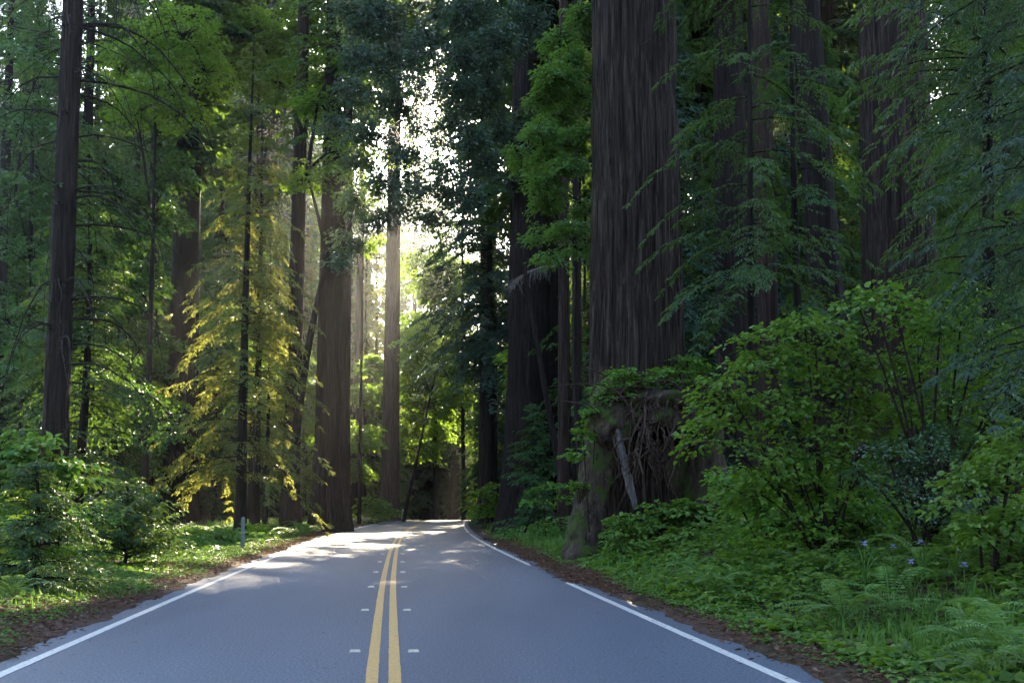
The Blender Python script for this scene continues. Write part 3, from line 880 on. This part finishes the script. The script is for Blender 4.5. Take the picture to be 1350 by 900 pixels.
make_conifer(1345, 26, 20, 'tall shaded conifer near the right edge', 'redwood', 3.6, 2.5, 170, 117, .22, 7, .12, .036, .7, 4.2, .5)


def make_broad(px, Y, label, mat, clumps, r0=.16, H=8, name='maple_tree', cat='tree', seed=1, grp=None, top=(0, 0), bark='bark_dark', wscale=1., x=None, **kw):
    rg = np.random.default_rng(seed)
    if x is None: x = at(px, 650, Y)[0]
    z = gz(x, Y); root = tree_root(name, x, Y, label, cat, grp)
    o = np.array([x, Y, z])
    c, w = MB(), MB()
    trunk(w, H, r0, r0 * .25, top, (rg.normal(0, .15), rg.normal(0, .1)), .25, .5, 16, 18, .04, 7, seed)
    done = []
    for cc, rr in sorted(clumps, key=lambda q: np.linalg.norm(np.asarray(q[0])[:2] - [x, Y])):
        cl = np.asarray(cc, float) - o
        hz = min(H * .95, max(H * .3, cl[2] * .72))
        rt = np.array([top[0] * hz / H, top[1] * hz / H, hz])
        near = min(done, key=lambda q: np.linalg.norm(q - cl), default=None)
        if near is not None and np.linalg.norm(near - cl) < np.linalg.norm(rt - cl) * .8:
            rt = near
        done.append(cl)
        plates(c, w, [(cl, rr)], rg, root=rt, wr=r0 * .28 * wscale, **kw)
    link('trunk', w.mesh('trunk', M[bark]), root); link('crown', c.mesh('crown', M[mat]), root)
    return root


# bay laurel overhanging the road from the right, dark against the bright gap
bc = []
for px, py, rp in ((620, 15, 46), (500, 20, 44), (465, 15, 36), (655, 60, 40), (615, 70, 30), (515, 75, 36), (470, 70, 30), (610, 120, 30),
                   (470, 115, 28), (515, 130, 32), (485, 175, 32), (530, 195, 22), (470, 215, 26), (505, 240, 28), (540, 250, 20), (470, 262, 26), (500, 285, 22), (525, 275, 18),
                   (455, 318, 22), (640, 120, 34), (690, 30, 40), (620, 180, 26), (640, 215, 28), (590, 255, 22), (445, 345, 15), (440, 165, 22), (615, 260, 24), (565, 290, 16), (660, 165, 26), (545, 50, 16), (545, 78, 17), (572, 88, 15), (552, 115, 15), (577, 132, 16), (556, 165, 15), (582, 185, 14), (548, 205, 14), (572, 222, 15), (533, 155, 13), (562, 40, 17), (590, 105, 15), (560, 250, 12), (520, 105, 15), (598, 160, 14), (508, 150, 14), (565, 70, 13), (540, 230, 13), (590, 215, 14), (515, 200, 13), (555, 280, 12), (540, 100, 13), (600, 60, 16)):
    Yq = 38 + rng.uniform(-2.5, 2.5); r = rp * Yq / F * .92
    bc.append((at(px, py, Yq), (r, r, r * .8)))
make_broad(752, 40, 'bay laurel leaning over the road, dark against the bright gap', 'bay', bc, .17, 15, 'bay_tree', 'bay tree', 121, top=(-2.6, -.5), dens=8, pr=.42, nl=36, L=.15, W=.06,
           tilt=.6, thick=.16, hang=.35, droop=.4, limb_up=.06, wscale=.5)
# bright fresh sprays left of the huge trunk
bc = [(at(px + rng.normal(0, 6), py + rng.normal(0, 6), 26.5 + rng.uniform(-.8, .8)), np.array([1.25, 1, .75]) * rp * 26.5 / F) for px, py, rp in (
    (735, 50, 24), (762, 75, 22), (745, 100, 22), (722, 118, 20), (765, 130, 20), (740, 150, 20), (705, 165, 17), (750, 180, 22), (728, 200, 18), (690, 225, 13), (718, 235, 17), (755, 225, 22),
    (770, 265, 18), (735, 262, 18), (702, 270, 12), (748, 300, 18), (715, 305, 13), (770, 20, 22), (765, 320, 14), (735, 330, 12), (700, 130, 12), (690, 190, 10), (780, 180, 16))]
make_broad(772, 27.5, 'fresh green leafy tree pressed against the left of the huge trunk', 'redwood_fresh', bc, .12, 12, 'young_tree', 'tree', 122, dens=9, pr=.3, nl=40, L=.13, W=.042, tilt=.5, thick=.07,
           droop=.25, hang=.2)
# bright maple beyond the crest
bc = []
for k in range(44):
    px, py = rng.uniform(532, 640), rng.uniform(345, 600)
    bc.append((at(px, py, 100 + rng.uniform(-2, 2)), rng.uniform(1.6, 2.6)))
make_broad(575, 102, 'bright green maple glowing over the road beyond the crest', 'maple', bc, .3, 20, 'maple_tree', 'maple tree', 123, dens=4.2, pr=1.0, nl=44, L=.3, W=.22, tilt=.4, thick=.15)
# leaning thin stem by the pale redwood
make_broad(532, 80, 'thin leaning tree beside the pale redwood trunk', 'maple', [(at(x_, y_, 80), 1.6) for x_, y_ in ((560, 430), (580, 480), (545, 460), (600, 520))], .16, 16, 'leaning_tree', 'tree', 124,
           top=(3.4, 0), dens=5, pr=.8, nl=36, L=.24, W=.17)
make_broad(378, 49, 'dark curved tree trunk bending right in front of the double redwood', 'maple', [(at(x_, y_, 49), 1.3) for x_, y_ in ((405, 230), (445, 200), (420, 130), (455, 80))], .3, 17, 'leaning_tree', 'tree', 125,
           top=(2.6, 0), dens=5, pr=.6, nl=34, L=.17, W=.12)
bc = [(at(x_, y_, 66 + rng.uniform(-2, 2)), rp_ * 66 / F) for x_, y_, rp_ in ((440, 100, 26), (470, 140, 26), (430, 170, 24), (485, 190, 22), (450, 230, 24), (490, 250, 20), (465, 290, 22), (435, 310, 20), (500, 320, 16), (480, 90, 22), (500, 150, 18), (520, 210, 14))]
make_broad(474, 68, 'slender golden-lit maple rising between the double trunk and the pale redwood', 'maple', bc, .14, 26, 'maple_tree', 'maple tree', 126, dens=1.2, pr=.8, nl=34, L=.24, W=.17, tilt=.45, thick=.12)
bc = [(at(x_, y_, 90 + rng.uniform(-3, 3)), rp_ * 90 / F) for x_, y_, rp_ in ((560, 60, 26), (575, 110, 24), (550, 150, 22), (580, 180, 24), (560, 220, 22), (590, 240, 20), (545, 270, 18), (575, 290, 22), (600, 130, 20), (595, 70, 20), (555, 330, 22), (585, 345, 20), (540, 40, 22), (575, 30, 22), (555, 95, 22), (575, 80, 20), (545, 120, 20), (565, 180, 20), (535, 170, 18), (545, 210, 18), (530, 60, 18))]
make_broad(612, 91, 'tall thin-crowned tree against the bright sky beyond the bay laurel', 'bay', bc, .2, 40, 'broadleaf_tree', 'tree', 127, dens=1.6, pr=.9, nl=34, L=.27, W=.14, tilt=.6, thick=.2, hang=.2)
# maples filling the upper left
for k, (pts, Yq, lab) in enumerate((
        ([(190, 60, 50), (240, 45, 55), (215, 110, 45), (160, 90, 40), (270, 90, 40), (235, 150, 35), (180, 150, 35)], 46, 'leafy maple high up between the slim trunk and the golden conifer'),
        ([(330, 40, 50), (385, 55, 45), (300, 80, 40), (410, 20, 40), (370, 110, 35), (440, 60, 35), (420, 110, 30)], 62, 'leafy maple high above the golden conifer'),
        ([(150, 250, 50), (200, 290, 50), (130, 330, 45), (180, 380, 45), (230, 230, 40), (120, 420, 40), (210, 440, 35)], 50, 'shaded leafy tree right of the slim reddish trunk'),
        ([(30, 160, 55), (20, 260, 50), (40, 340, 45), (10, 420, 45), (45, 60, 50), (30, 480, 40)], 44, 'shaded leafy tree left of the slim reddish trunk'),
        ([(130, 480, 40), (180, 520, 40), (150, 560, 35), (230, 560, 35), (110, 560, 30)], 40, 'low dark leafy tree in the left woods'),
        ([(430, 560, 22), (475, 580, 24), (480, 520, 22), (470, 620, 20), (490, 480, 20)], 92, 'leafy tree in the gap behind the double trunk'))):
    bc = [(at(x_, y_, Yq + rng.uniform(-1.5, 1.5)), rp * Yq / F) for x_, y_, rp in pts]
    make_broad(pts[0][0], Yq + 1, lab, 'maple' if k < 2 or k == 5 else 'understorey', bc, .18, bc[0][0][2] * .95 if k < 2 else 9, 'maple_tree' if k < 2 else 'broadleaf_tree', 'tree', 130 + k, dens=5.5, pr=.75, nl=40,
               L=.19 * Yq / 50, W=.14 * Yq / 50, tilt=.4, thick=.08)

# ------------------------------------------------------------------ shrubs


def shrub(px, Y, label, mat, clumps, seed, L=.09, W=.065, pr=.32, nl=30, dens=8, name='shrub', wr=.018, six=True, tilt=.24, grp=None, base=None, droop=.18, thick=.022):
    rg = np.random.default_rng(seed)
    x = at(px, 650, Y)[0]; z = gz(x, Y) if base is None else base
    o = np.array([x, Y, z])
    root = tree_root(name, x, Y, label, 'shrub', grp, z=z)
    c, w = MB(), MB()
    for cx_, cy_, rp, dy in clumps:
        cl = at(cx_, cy_, Y + dy) - o; r = rp * Y / F
        plates(c, w, [(cl, (r, r, r * .7))], rg, dens=dens, pr=pr, nl=nl, L=L, W=W, tilt=tilt, thick=thick, root=(rg.normal(0, .12), rg.normal(0, .12), -.05), wr=wr, six=six, droop=droop, limb_up=.3)
    link('stem', w.mesh('stem', M['twig']), root); link('foliage', c.mesh('foliage', M[mat]), root)
    return root


shrub(1085, 15.5, 'large layered hazel shrub on the right bank below the leaning trunk', 'hazel',
      [(1010, 470, 60, 0), (1075, 450, 60, .3), (960, 520, 50, -.3), (1020, 540, 60, 0), (1090, 520, 70, .5), (935, 575, 40, -.5), (1000, 600, 50, -.4), (1130, 470, 55, .3), (1075, 590, 50, 0), (1150, 540, 50, .6), (1060, 420, 28, .2), (1060, 640, 55, -.3), (1120, 610, 50, .2), (1000, 650, 45, -.4), (1160, 590, 45, .3)], 201, nl=24, dens=5.2, pr=.36)
shrub(1230, 14.5, 'tall yellow-green shrub under the broad right-hand trunk', 'hazel',
      [(1180, 410, 50, 0), (1240, 420, 60, .3), (1130, 400, 34, 0), (1290, 450, 60, 0), (1210, 470, 60, .5), (1330, 500, 55, .2), (1150, 385, 26, -.1), (1270, 400, 40, .3), (1250, 530, 55, .3), (1300, 560, 55, .2), (1200, 540, 45, .6), (1320, 610, 50, 0)], 202, nl=22, dens=4.0, pr=.36)
shrub(1215, 13.5, 'bluish small-leaved shrub in the middle of the right bank', 'huckle',
      [(1170, 600, 40, 0), (1225, 590, 40, .2), (1200, 620, 36, 0), (1260, 575, 40, .4), (1130, 620, 30, -.3), (1290, 630, 36, 0), (1200, 655, 45, -.2), (1250, 660, 45, -.2)], 203, .05, .032, .25, 30, 5)
shrub(1310, 11.5, 'green shrub at the right edge above the ferns', 'hazel',
      [(1280, 640, 45, 0), (1330, 620, 50, 0), (1340, 680, 50, -.3), (1290, 690, 40, -.3), (1350, 570, 45, .2)], 204, .075, .055, .28, 26, 6)
shrub(880, 21.5, 'low thimbleberry thicket at the foot of the root mound', 'sorrel',
      [(830, 700, 34, 0), (870, 690, 38, .2), (910, 680, 40, .2), (850, 735, 32, -1), (900, 725, 40, -1), (950, 690, 40, 0), (810, 735, 18, -.7), (985, 665, 40, .3), (940, 730, 40, -1.2)], 205, .11, .09, .34, 30, 7)
shrub(1010, 17, 'leafy thicket spreading below the hazel shrub', 'hazel',
      [(1000, 660, 50, 0), (1060, 650, 50, 0), (960, 640, 40, 0), (1030, 690, 45, -.6), (1100, 670, 45, 0), (1090, 630, 40, .4), (1085, 690, 40, -1.3), (1135, 690, 40, -1.1), (1045, 705, 40, -1.3), (1120, 640, 40, -.8), (1150, 660, 36, -.6)], 206, .085, .065, .34, 26, 6.5)
shrub(775, 23.2, 'bright sprig of leaves growing from the left of the root mound', 'hazel',
      [(768, 570, 15, 0), (758, 600, 13, 0), (785, 545, 16, 0), (760, 640, 11, 0), (800, 525, 18, .3)], 207, .10, .075, .26, 22, 6)
shrub(880, 24, 'leafy tangle growing over the top of the root mound', 'hazel',
      [(840, 510, 28, -.6), (880, 500, 30, -.4), (920, 508, 30, -.3), (950, 515, 26, -.2), (820, 495, 22, -.6), (905, 480, 24, 0), (800, 515, 18, -.6)], 208, .085, .06, .3, 26, 7, base=float(at(880, 520, 24)[2]))
shrub(56, 18, 'bright broad-leaved bush at the left edge', 'sorrel',
      [(20, 610, 40, 0), (70, 600, 45, 0), (45, 635, 40, .2), (95, 625, 28, 0), (10, 650, 34, .2), (0, 590, 30, 0)], 209, .14, .11, .42, 24, 6)
shrub(70, 20, 'dark undergrowth bush below the bright left-hand one', 'hazel',
      [(20, 690, 40, 0), (80, 690, 40, 0), (130, 670, 34, .5), (55, 665, 36, .3)], 210, .08, .055, .34, 26, 6)
shrub(275, 33, 'leafy bush in the grass before the golden conifer', 'hazel', [(265, 712, 22, 0), (290, 700, 20, 0), (250, 700, 16, .3), (300, 715, 14, 0)], 211, .12, .09, .4, 26, 6)
shrub(338, 36, 'round leafy bush behind the grey marker post', 'maple', [(330, 700, 18, 0), (345, 708, 16, 0), (318, 705, 14, 0)], 212, .13, .1, .4, 26, 6)
shrub(490, 74, 'bushy green shrub between the double trunk and the pale redwood', 'maple', [(488, 662, 16, 0), (502, 668, 12, 0), (475, 674, 12, 0), (495, 678, 12, -1)], 213, .22, .16, .7, 26, 5)
shrub(640, 57, 'bright green bush hanging over the right edge of the crest', 'maple', [(640, 655, 18, 0), (628, 672, 14, 0), (650, 672, 16, 0), (648, 640, 12, .5), (632, 650, 10, 0)], 214, .16, .12, .55, 28, 6)
shrub(690, 37, 'low bright greenery along the right verge', 'grass', [(680, 710, 18, 0), (700, 705, 20, 0), (720, 700, 20, -3), (735, 690, 18, -5), (665, 700, 14, 2), (745, 715, 12, -8)], 215, .11, .08, .4, 26, 6)
shrub(720, 34, 'dim leafy sapling beneath the thin straight trunk', 'hazel', [(715, 650, 18, 0), (730, 640, 16, 0), (745, 655, 18, 0), (700, 660, 14, .3)], 216, .12, .09, .42, 18, 4)
shrub(515, 82, 'low green bush at the foot of the pale redwood', 'maple', [(512, 680, 10, 0), (525, 676, 9, 0), (500, 682, 9, 0)], 217, .22, .16, .6, 20, 5)

# ------------------------------------------------------------------ ferns


def fern_mesh(seed, nf=14, L=.95):
    rg = np.random.default_rng(seed); mb = MB()
    for k in range(nf):
        a = 2 * PI * k / nf + rg.normal(0, .2); l = L * rg.uniform(.65, 1.1); lift = rg.uniform(.35, .95)
        h = np.array([math.cos(a), math.sin(a), 0])
        p1 = h * l * .35 + np.array([0, 0, l * lift * .8]); p2 = h * l * .95 + np.array([0, 0, l * (lift * .55 - .12)])
        P = bez((0, 0, 0), p1, p2, 30); tube(mb, P[::3], np.linspace(.006, .002, 10), 4)
        T = nrmz(np.gradient(P, axis=0)); s = nrmz(np.cross(T, np.array([0, 0, 1.]))); n = np.cross(s, T)
        t = np.linspace(0, 1, 30); idx = np.arange(4, 30)
        wl = .13 * np.sin(PI * np.clip(t[idx] * .93 + .09, 0, 1)) ** .7 * l + .012
        for sd in (1, -1):
            leaves(mb, P[idx], s[idx] * sd + T[idx] * .35 + rg.normal(0, .06, (26, 3)) - np.array([0, 0, .12]), n[idx] + rg.normal(0, .15, (26, 3)), wl, .026 * l + 0 * wl, curl=.12)
    return mb.mesh('sword_fern', M['fern'])


FM = [fern_mesh(301), fern_mesh(302, 11, 1.05), fern_mesh(303, 16, .85)]
for k, (px, Yq, sc, lab) in enumerate((
        (1110, 10.8, 1.0, 'large sword fern with arching fronds in the middle of the right bank'),
        (1170, 11.0, .9, 'sword fern just right of the largest one'),
        (942, 13.6, .9, 'sword fern near the road edge below the thicket'),
        (1342, 7.6, .9, 'tall sword fern at the right edge of the photo'),
        (1275, 8.6, .75, 'spreading fern with flat fronds left of the tall one at the edge'),
        (905, 16.5, .8, 'small fern by the litter at the right road edge'),
        (1060, 14.2, .9, 'fern half hidden beneath the leafy thicket'),
        (1215, 12.4, .8, 'fern below the bluish small-leaved shrub'),
        (1290, 7.2, .5, 'little fern low in the right corner'),
        (212, 24, .9, 'pale fern in the lit grass on the left verge'),
        (345, 30, 1.0, 'fern beside the grey marker post'),
        (400, 42, 1.2, 'fern at the foot of the curved dark trunk'),
        (20, 12.2, .7, 'fern under the sapling at the left edge'))):
    x = at(px, 700, Yq)[0]
    o = link('sword_fern', FM[k % 3], None, (x, Yq, gz(x, Yq) + .16), k * 1.3, sc * .98)
    tag(o, lab, 'fern', 'sword ferns on the verges')

# irises
mb = MB(); rg = np.random.default_rng(41)
for k in range(7):
    a = rg.random() * 2 * PI; e = np.array([math.cos(a) * .2, math.sin(a) * .2, rg.uniform(.25, .42)])
    tube(mb, bez((0, 0, 0), (e[0] * .3, e[1] * .3, e[2] * .9), e, 6), np.linspace(.009, .003, 6), 4)
sticks(mb, [[0, 0, 0]], [[.01, 0, .44]], .005, .004)
me_il = mb.mesh('iris_leaves', M['grass'])
mb = MB()
n = 9; a = np.arange(n) * 2 * PI / n * 2
pos = np.tile([.01, 0, .44], (n, 1)).astype(float)
leaves(mb, pos, np.stack([np.cos(a), np.sin(a), np.where(np.arange(n) % 2 == 0, 1.1, -.15)], 1), np.stack([-np.cos(a) * .6, -np.sin(a) * .6, np.ones(n)], 1), .05, .03, curl=.3, six=True)
me_if = mb.mesh('iris_flower', M['petal'])
for px, py, Yq, lab in ((1139, 716, 11.6, 'leftmost lilac iris in the row on the right bank'), (1177, 720, 11.6, 'second lilac iris from the left in the row'), (1215, 714, 11.6, 'third lilac iris, right of the middle of the row'),
                        (1258, 712, 11.6, 'fourth lilac iris in the row, above the rightmost one'), (1200, 740, 10.6, 'lilac iris flowering low in front of the row'), (1271, 744, 10.6, 'lilac iris lowest and farthest right on the bank')):
    p = at(px, py, Yq); o = link('iris', me_il, None, (p[0], Yq, p[2] - .44), px * .1)
    link('flower', me_if, o); tag(o, lab, 'iris', 'lilac irises on the right bank')

# ------------------------------------------------------------------ background trees (things, one by one)
LM = [(70, 'the slim reddish trunk'), (318, 'the golden conifer'), (432, 'the double trunk'), (514, 'the pale redwood'), (644, 'the slender right trunk'), (695, 'the massive dark redwood'),
      (842, 'the huge trunk'), (1017, 'the reddish right trunk'), (1108, 'the leaning trunk'), (1194, 'the broad right trunk')]


def where(px):
    if px < LM[0][0]: return 'left of ' + LM[0][1]
    if px > LM[-1][0]: return 'right of ' + LM[-1][1]
    for (a, na), (b, nb) in zip(LM, LM[1:]):
        if a <= px <= b: return f'between {na} and {nb}'


PROTO = {}
rg = np.random.default_rng(77)


def proto_conifer(key, H, R, z0, n, seed, mat, **kw):
    c, w = MB(), MB(); r = np.random.default_rng(seed)
    trunk(w, H, H * .012, .03, (0, 0), (.1, 0), .3, .8, 20, 24, .05, 8, seed)
    conifer(c, w, H, z0, R, n, r, 'cone', .5, .1, 3.2, .9, 6, .2, .075, .02, **kw)
    PROTO[key] = (w.mesh('trunk', M['bark_dark']), c.mesh('crown', M[mat]))


proto_conifer('c1', 24, 4.2, 2, 170, 401, 'redwood')
proto_conifer('c2', 30, 4.6, 5, 170, 402, 'redwood_blue')
proto_conifer('c4', 46, 5.2, 3, 230, 404, 'redwood')
proto_conifer('c3', 17, 3.6, 1, 150, 403, 'redwood')


def proto_open(key, H, R, z0, n, seed, mat, bl=.42, bw=.15):
    c, w = MB(), MB(); r = np.random.default_rng(seed)
    trunk(w, H, H * .009, .03, (0, 0), (.2, 0), .3, .8, 16, 24, .05, 8, seed)
    conifer(c, w, H, z0, R, n, r, 'cone' if H < 90 else 'col', .5, .1, 2.0 if H < 90 else 1.2, 1.2 if H < 90 else 1.8, 6, bl, bw, .02)
    PROTO[key] = (w.mesh('trunk', M['bark_dark']), c.mesh('crown', M[mat]))


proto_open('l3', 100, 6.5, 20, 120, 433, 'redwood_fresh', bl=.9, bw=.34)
proto_open('l1', 38, 4.5, 3, 75, 431, 'sunlit_fir'); proto_open('l2', 42, 5, 6, 75, 432, 'redwood_fresh')


def proto_broad(key, H, seed, mat):
    c, w = MB(), MB(); r = np.random.default_rng(seed)
    trunk(w, H * .8, .2, .05, (.5, 0), (.3, .2), .25, .6, 14, 18, .04, 7, seed)
    cl = [(np.array([r.normal(0, H * .13), r.normal(0, H * .13), r.uniform(H * .25, H)]), r.uniform(1.2, 2.2)) for _ in range(17)]
    for q in cl:
        plates(c, w, [q], r, dens=4.5, pr=.85, nl=44, L=.26, W=.18, tilt=.4, thick=.1, root=(0, 0, min(H * .75, q[0][2] * .7)), wr=.05)
    PROTO[key] = (w.mesh('trunk', M['bark_dark']), c.mesh('crown', M[mat]))


proto_broad('b1', 15, 411, 'maple'); proto_broad('b2', 11, 412, 'understorey')
for key, H, mat, hc in (('g1', 72, 'bark_dark', HC1), ('g2', 66, 'bark', HC2)):
    w = MB(); trunk(w, H, 1.0, .25, (.3, 0), (0, 0), .4, 1.6, 60, 45, .07, 16, 421 + int(H))
    for v, f in zip(hc[1].v, hc[1].f):
        w.add(v, f - f.min(), 1)
    PROTO[key] = (w.mesh('trunk', [M[mat], M['twig']]), hc[0])

c, w = MB(), MB()
trunk(w, 27, .85, .1, (0, 0), (.1, 0), .3, 1, 40, 30, .09, 14, 441)
conifer(c, w, 27, 9, 4, 110, np.random.default_rng(441), 'cone', .5, .1, 2.4, 1.1, 6, .3, .11, .02)
PROTO['g3'] = (w.mesh('trunk', M['bark_dark']), c.mesh('crown', M['redwood']))
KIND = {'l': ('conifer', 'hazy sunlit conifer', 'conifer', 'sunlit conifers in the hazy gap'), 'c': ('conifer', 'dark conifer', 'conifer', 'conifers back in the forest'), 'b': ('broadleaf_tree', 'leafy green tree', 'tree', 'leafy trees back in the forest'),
        'g': ('redwood_tree', 'redwood trunk', 'redwood tree', 'redwoods back in the forest')}
bg = []


def try_put(key, x, y, sc, mind=2.2):
    if any((x - q[1]) ** 2 + (y - q[2]) ** 2 < mind * mind for q in bg): return
    if abs(x - float(xc(y))) < 6.5: return
    bg.append((key, x, y, sc))


def sunlane(x, y):   # the open lane that lets the low sun reach the left verge and the road
    return -20 < x - (y - 45) * .021 < -1 and y > 46


for px, Yq, k, sc in ((455, 112, 'l1', .8), (482, 118, 'l1', .72), (512, 116, 'l2', .7), (546, 195, 'l3', 1.), (581, 208, 'l3', 1.05), (425, 108, 'l2', .78), (395, 100, 'l1', .8),
                      (478, 106, 'l1', .95), (462, 109, 'l2', 1.15), (492, 112, 'l1', 1.05), (400, 74, 'b1', .8), (360, 90, 'l2', .8), (604, 150, 'c1', 1.2), (618, 158, 'c3', 1.5), (610, 166, 'c1', 1.3), (628, 170, 'c2', 1.1), (596, 158, 'c1', 1.2), (650, 76, 'c3', .9), (668, 86, 'c3', 1.1), (654, 112, 'c3', 1.3), (30, 52, 'c4', .9), (97, 57, 'c4', 1.), (-12, 47, 'c4', .8), (15, 66, 'c4', 1.), (-45, 60, 'c4', .9), (60, 82, 'c4', 1.1), (110, 74, 'c4', 1.), (170, 92, 'c4', 1.1), (230, 84, 'c4', 1.), (285, 98, 'c4', 1.1), (890, 70, 'c4', 1.), (1050, 62, 'c4', .95), (1150, 72, 'c4', 1.), (1275, 56, 'c4', .9), (1238, 46, 'c4', .85), (1330, 64, 'c4', 1.), (1390, 52, 'c4', .9), (960, 84, 'c4', 1.1)):
    bg.append((k, at(px, 650, Yq)[0], Yq, sc))
for _ in range(3000):
    if len(bg) > 150: break
    side = rg.random()
    if side < .5:
        y = rg.uniform(44, 125); lo_ = -.54 * y - 6; hi_ = float(xc(y)) - 8
    else:
        y = rg.uniform(40, 110); lo_ = float(xc(y)) + 9; hi_ = .54 * y + 6
    x = rg.uniform(lo_, hi_)
    k = rg.choice(['c1', 'c2', 'c3', 'b1', 'b2', 'g1', 'g2'], p=[.2, .13, .2, .17, .16, .08, .06])
    sc = rg.uniform(.8, 1.2)
    if sunlane(x, y) and {'c1': 24, 'c2': 30, 'c3': 17, 'b1': 15, 'b2': 11, 'g1': 70, 'g2': 66}[k] * sc > .5 * (y - 46): continue
    try_put(k, x, y, sc, 3.0)
for px, Yq in ((546, 132), (558, 150), (566, 128), (577, 152), (586, 136), (599, 126), (610, 142), (592, 156)):
    bg.append(('g3', at(px, 650, Yq)[0], Yq, .95))
from collections import defaultdict
slots = defaultdict(list)
for b_ in bg: slots[(b_[0][0], where(px_of((b_[1], b_[2], 4))))].append(b_)
words = ['nearest', 'second nearest', 'third nearest', 'fourth nearest', 'fifth nearest', 'sixth nearest', 'seventh nearest', 'eighth nearest', 'ninth nearest', 'tenth nearest', 'eleventh nearest', 'twelfth nearest',
         'thirteenth nearest', 'fourteenth nearest', 'fifteenth nearest', 'sixteenth nearest', 'seventeenth nearest', 'eighteenth nearest']
for (kk, wh), items in slots.items():
    items.sort(key=lambda q: q[2])
    nm, desc, cat, grp = KIND[kk]
    for i, (key, x, y, sc) in enumerate(items):
        lab = f'{words[min(i, 17)]} {desc} back {wh}' if len(items) > 1 else f'{desc} back {wh}'
        o = tree_root(nm, x, y, lab, cat, grp, rot=rg.uniform(0, 6.28), scale=sc)
        pr_ = PROTO[key]
        link('trunk', pr_[0], o); link('crown', pr_[1], o)

# far-off wood closing the view, plus unseen trees added behind the camera for shade
rg = np.random.default_rng(88); c, w = MB(), MB()
far = []
for _ in range(430):
    y = rg.uniform(118, 230); x = rg.uniform(-.62 * y, .62 * y)
    if abs(x - float(xc(y))) < 5: continue
    lane = -24 < x < 1
    H = rg.uniform(16, 26) if lane else rg.uniform(50, 80)
    far.append((x, y, H, lane))
for _ in range(120):  # out-of-view trees behind the camera, added to cut low sky light
    y = rg.uniform(-75, -2); sd = rg.choice([-1, 1]); x = float(xc(y)) + sd * rg.uniform(14, 55)
    if y > -7 and abs(x) < 14: continue
    far.append((x, y, rg.uniform(22, 42), False))
for x, y, H, lane in far:
    z = gz(x, y)
    trunk(w, H, .6, .1, (0, 0), (0, 0), .3, 1.5, 10, 12, .03, 6, int(rg.integers(1, 999)), base=(x, y, z))
    conifer(c, w, H, (3 if rg.random() < .6 else 12) if y > 0 else 5, rg.uniform(4, 6), 50 if lane else 90, rg, 'cone' if lane else 'col', .4, .1, 1.1, 2.2, 6, .8, .36, .03, base=(x, y, z))
tag(link('distant_forest_and_blockers', (lambda m_: m_)(c.mesh('distant_forest_and_blockers', M['redwood']))), kind='stuff')
tag(link('distant_and_blocker_trunks', w.mesh('distant_and_blocker_trunks', M['bark_dark'])), kind='stuff')

# ------------------------------------------------------------------ haze
mh, nt, out = new_mat('haze_air')
pv = N(nt, 'ShaderNodeVolumePrincipled'); pv.inputs['Density'].default_value = .0003; pv.inputs['Color'].default_value = (.96, .97, 1, 1); pv.inputs['Anisotropy'].default_value = .86
nt.links.new(pv.outputs[0], out.inputs['Volume'])
mb = MB()
xa, ya, yb, za, zb = 420, -90, 720, -14, 100
xb = 720
v = [(-xa, ya, za), (xb, ya, za), (xb, yb, za), (-xa, yb, za), (-xa, ya, zb), (xb, ya, zb), (xb, yb, zb), (-xa, yb, zb)]
mb.add(v, [(3, 2, 1, 0), (4, 5, 6, 7), (0, 1, 5, 4), (1, 2, 6, 5), (2, 3, 7, 6), (3, 0, 4, 7)])
tag(link('haze', mb.mesh('haze', mh)), kind='stuff')

# ------------------------------------------------------------------ light
SUN_EL, SUN_AZ = R_(28), R_(1.2)          # azimuth measured from +Y towards +X
wd = bpy.data.worlds.new('World'); scene.world = wd; wd.use_nodes = True
nt = wd.node_tree; nt.nodes.clear()
sk = nt.nodes.new('ShaderNodeTexSky'); sk.sky_type = 'NISHITA'; sk.sun_disc = False
sk.sun_elevation = SUN_EL; sk.sun_rotation = SUN_AZ; sk.air_density = 1.0; sk.dust_density = 1.2; sk.ozone_density = 1.0
bgn = nt.nodes.new('ShaderNodeBackground'); bgn.inputs['Strength'].default_value = .15
wo = nt.nodes.new('ShaderNodeOutputWorld')
nt.links.new(sk.outputs[0], bgn.inputs[0]); nt.links.new(bgn.outputs[0], wo.inputs[0])
ld = bpy.data.lights.new('sun', 'SUN'); ld.energy = 5; ld.angle = R_(.5); ld.color = (1, .84, .60)
so = bpy.data.objects.new('sun', ld); COL.objects.link(so)
dirv = Vector((math.sin(SUN_AZ) * math.cos(SUN_EL), math.cos(SUN_AZ) * math.cos(SUN_EL), math.sin(SUN_EL)))
so.rotation_euler = dirv.to_track_quat('Z', 'Y').to_euler(); so.location = dirv * 90

# ------------------------------------------------------------------ camera and render
cd = bpy.data.cameras.new('camera'); co = bpy.data.objects.new('camera', cd); COL.objects.link(co)
co.location = (0, 0, CAMH); co.rotation_euler = (PI / 2 + PITCH, 0, 0)
cd.sensor_width = 36; cd.lens = 36 * F / 1350; cd.shift_y = SHIFT; cd.clip_end = 3000
scene.camera = co
scene.view_settings.view_transform = 'Standard'; scene.view_settings.look = 'None'
scene.view_settings.exposure = 2.97; scene.view_settings.gamma = 1; scene.view_settings.use_curve_mapping = False
cy = scene.cycles
cy.max_bounces = 6; cy.diffuse_bounces = 3; cy.glossy_bounces = 2; cy.transmission_bounces = 4; cy.volume_bounces = 0; cy.transparent_max_bounces = 8
cy.sample_clamp_indirect = 6; cy.caustics_reflective = False; cy.caustics_refractive = False
cy.use_denoising = True; cy.denoising_prefilter = 'NONE'
try:
    cy.denoiser = 'OPENIMAGEDENOISE'
except Exception:
    pass
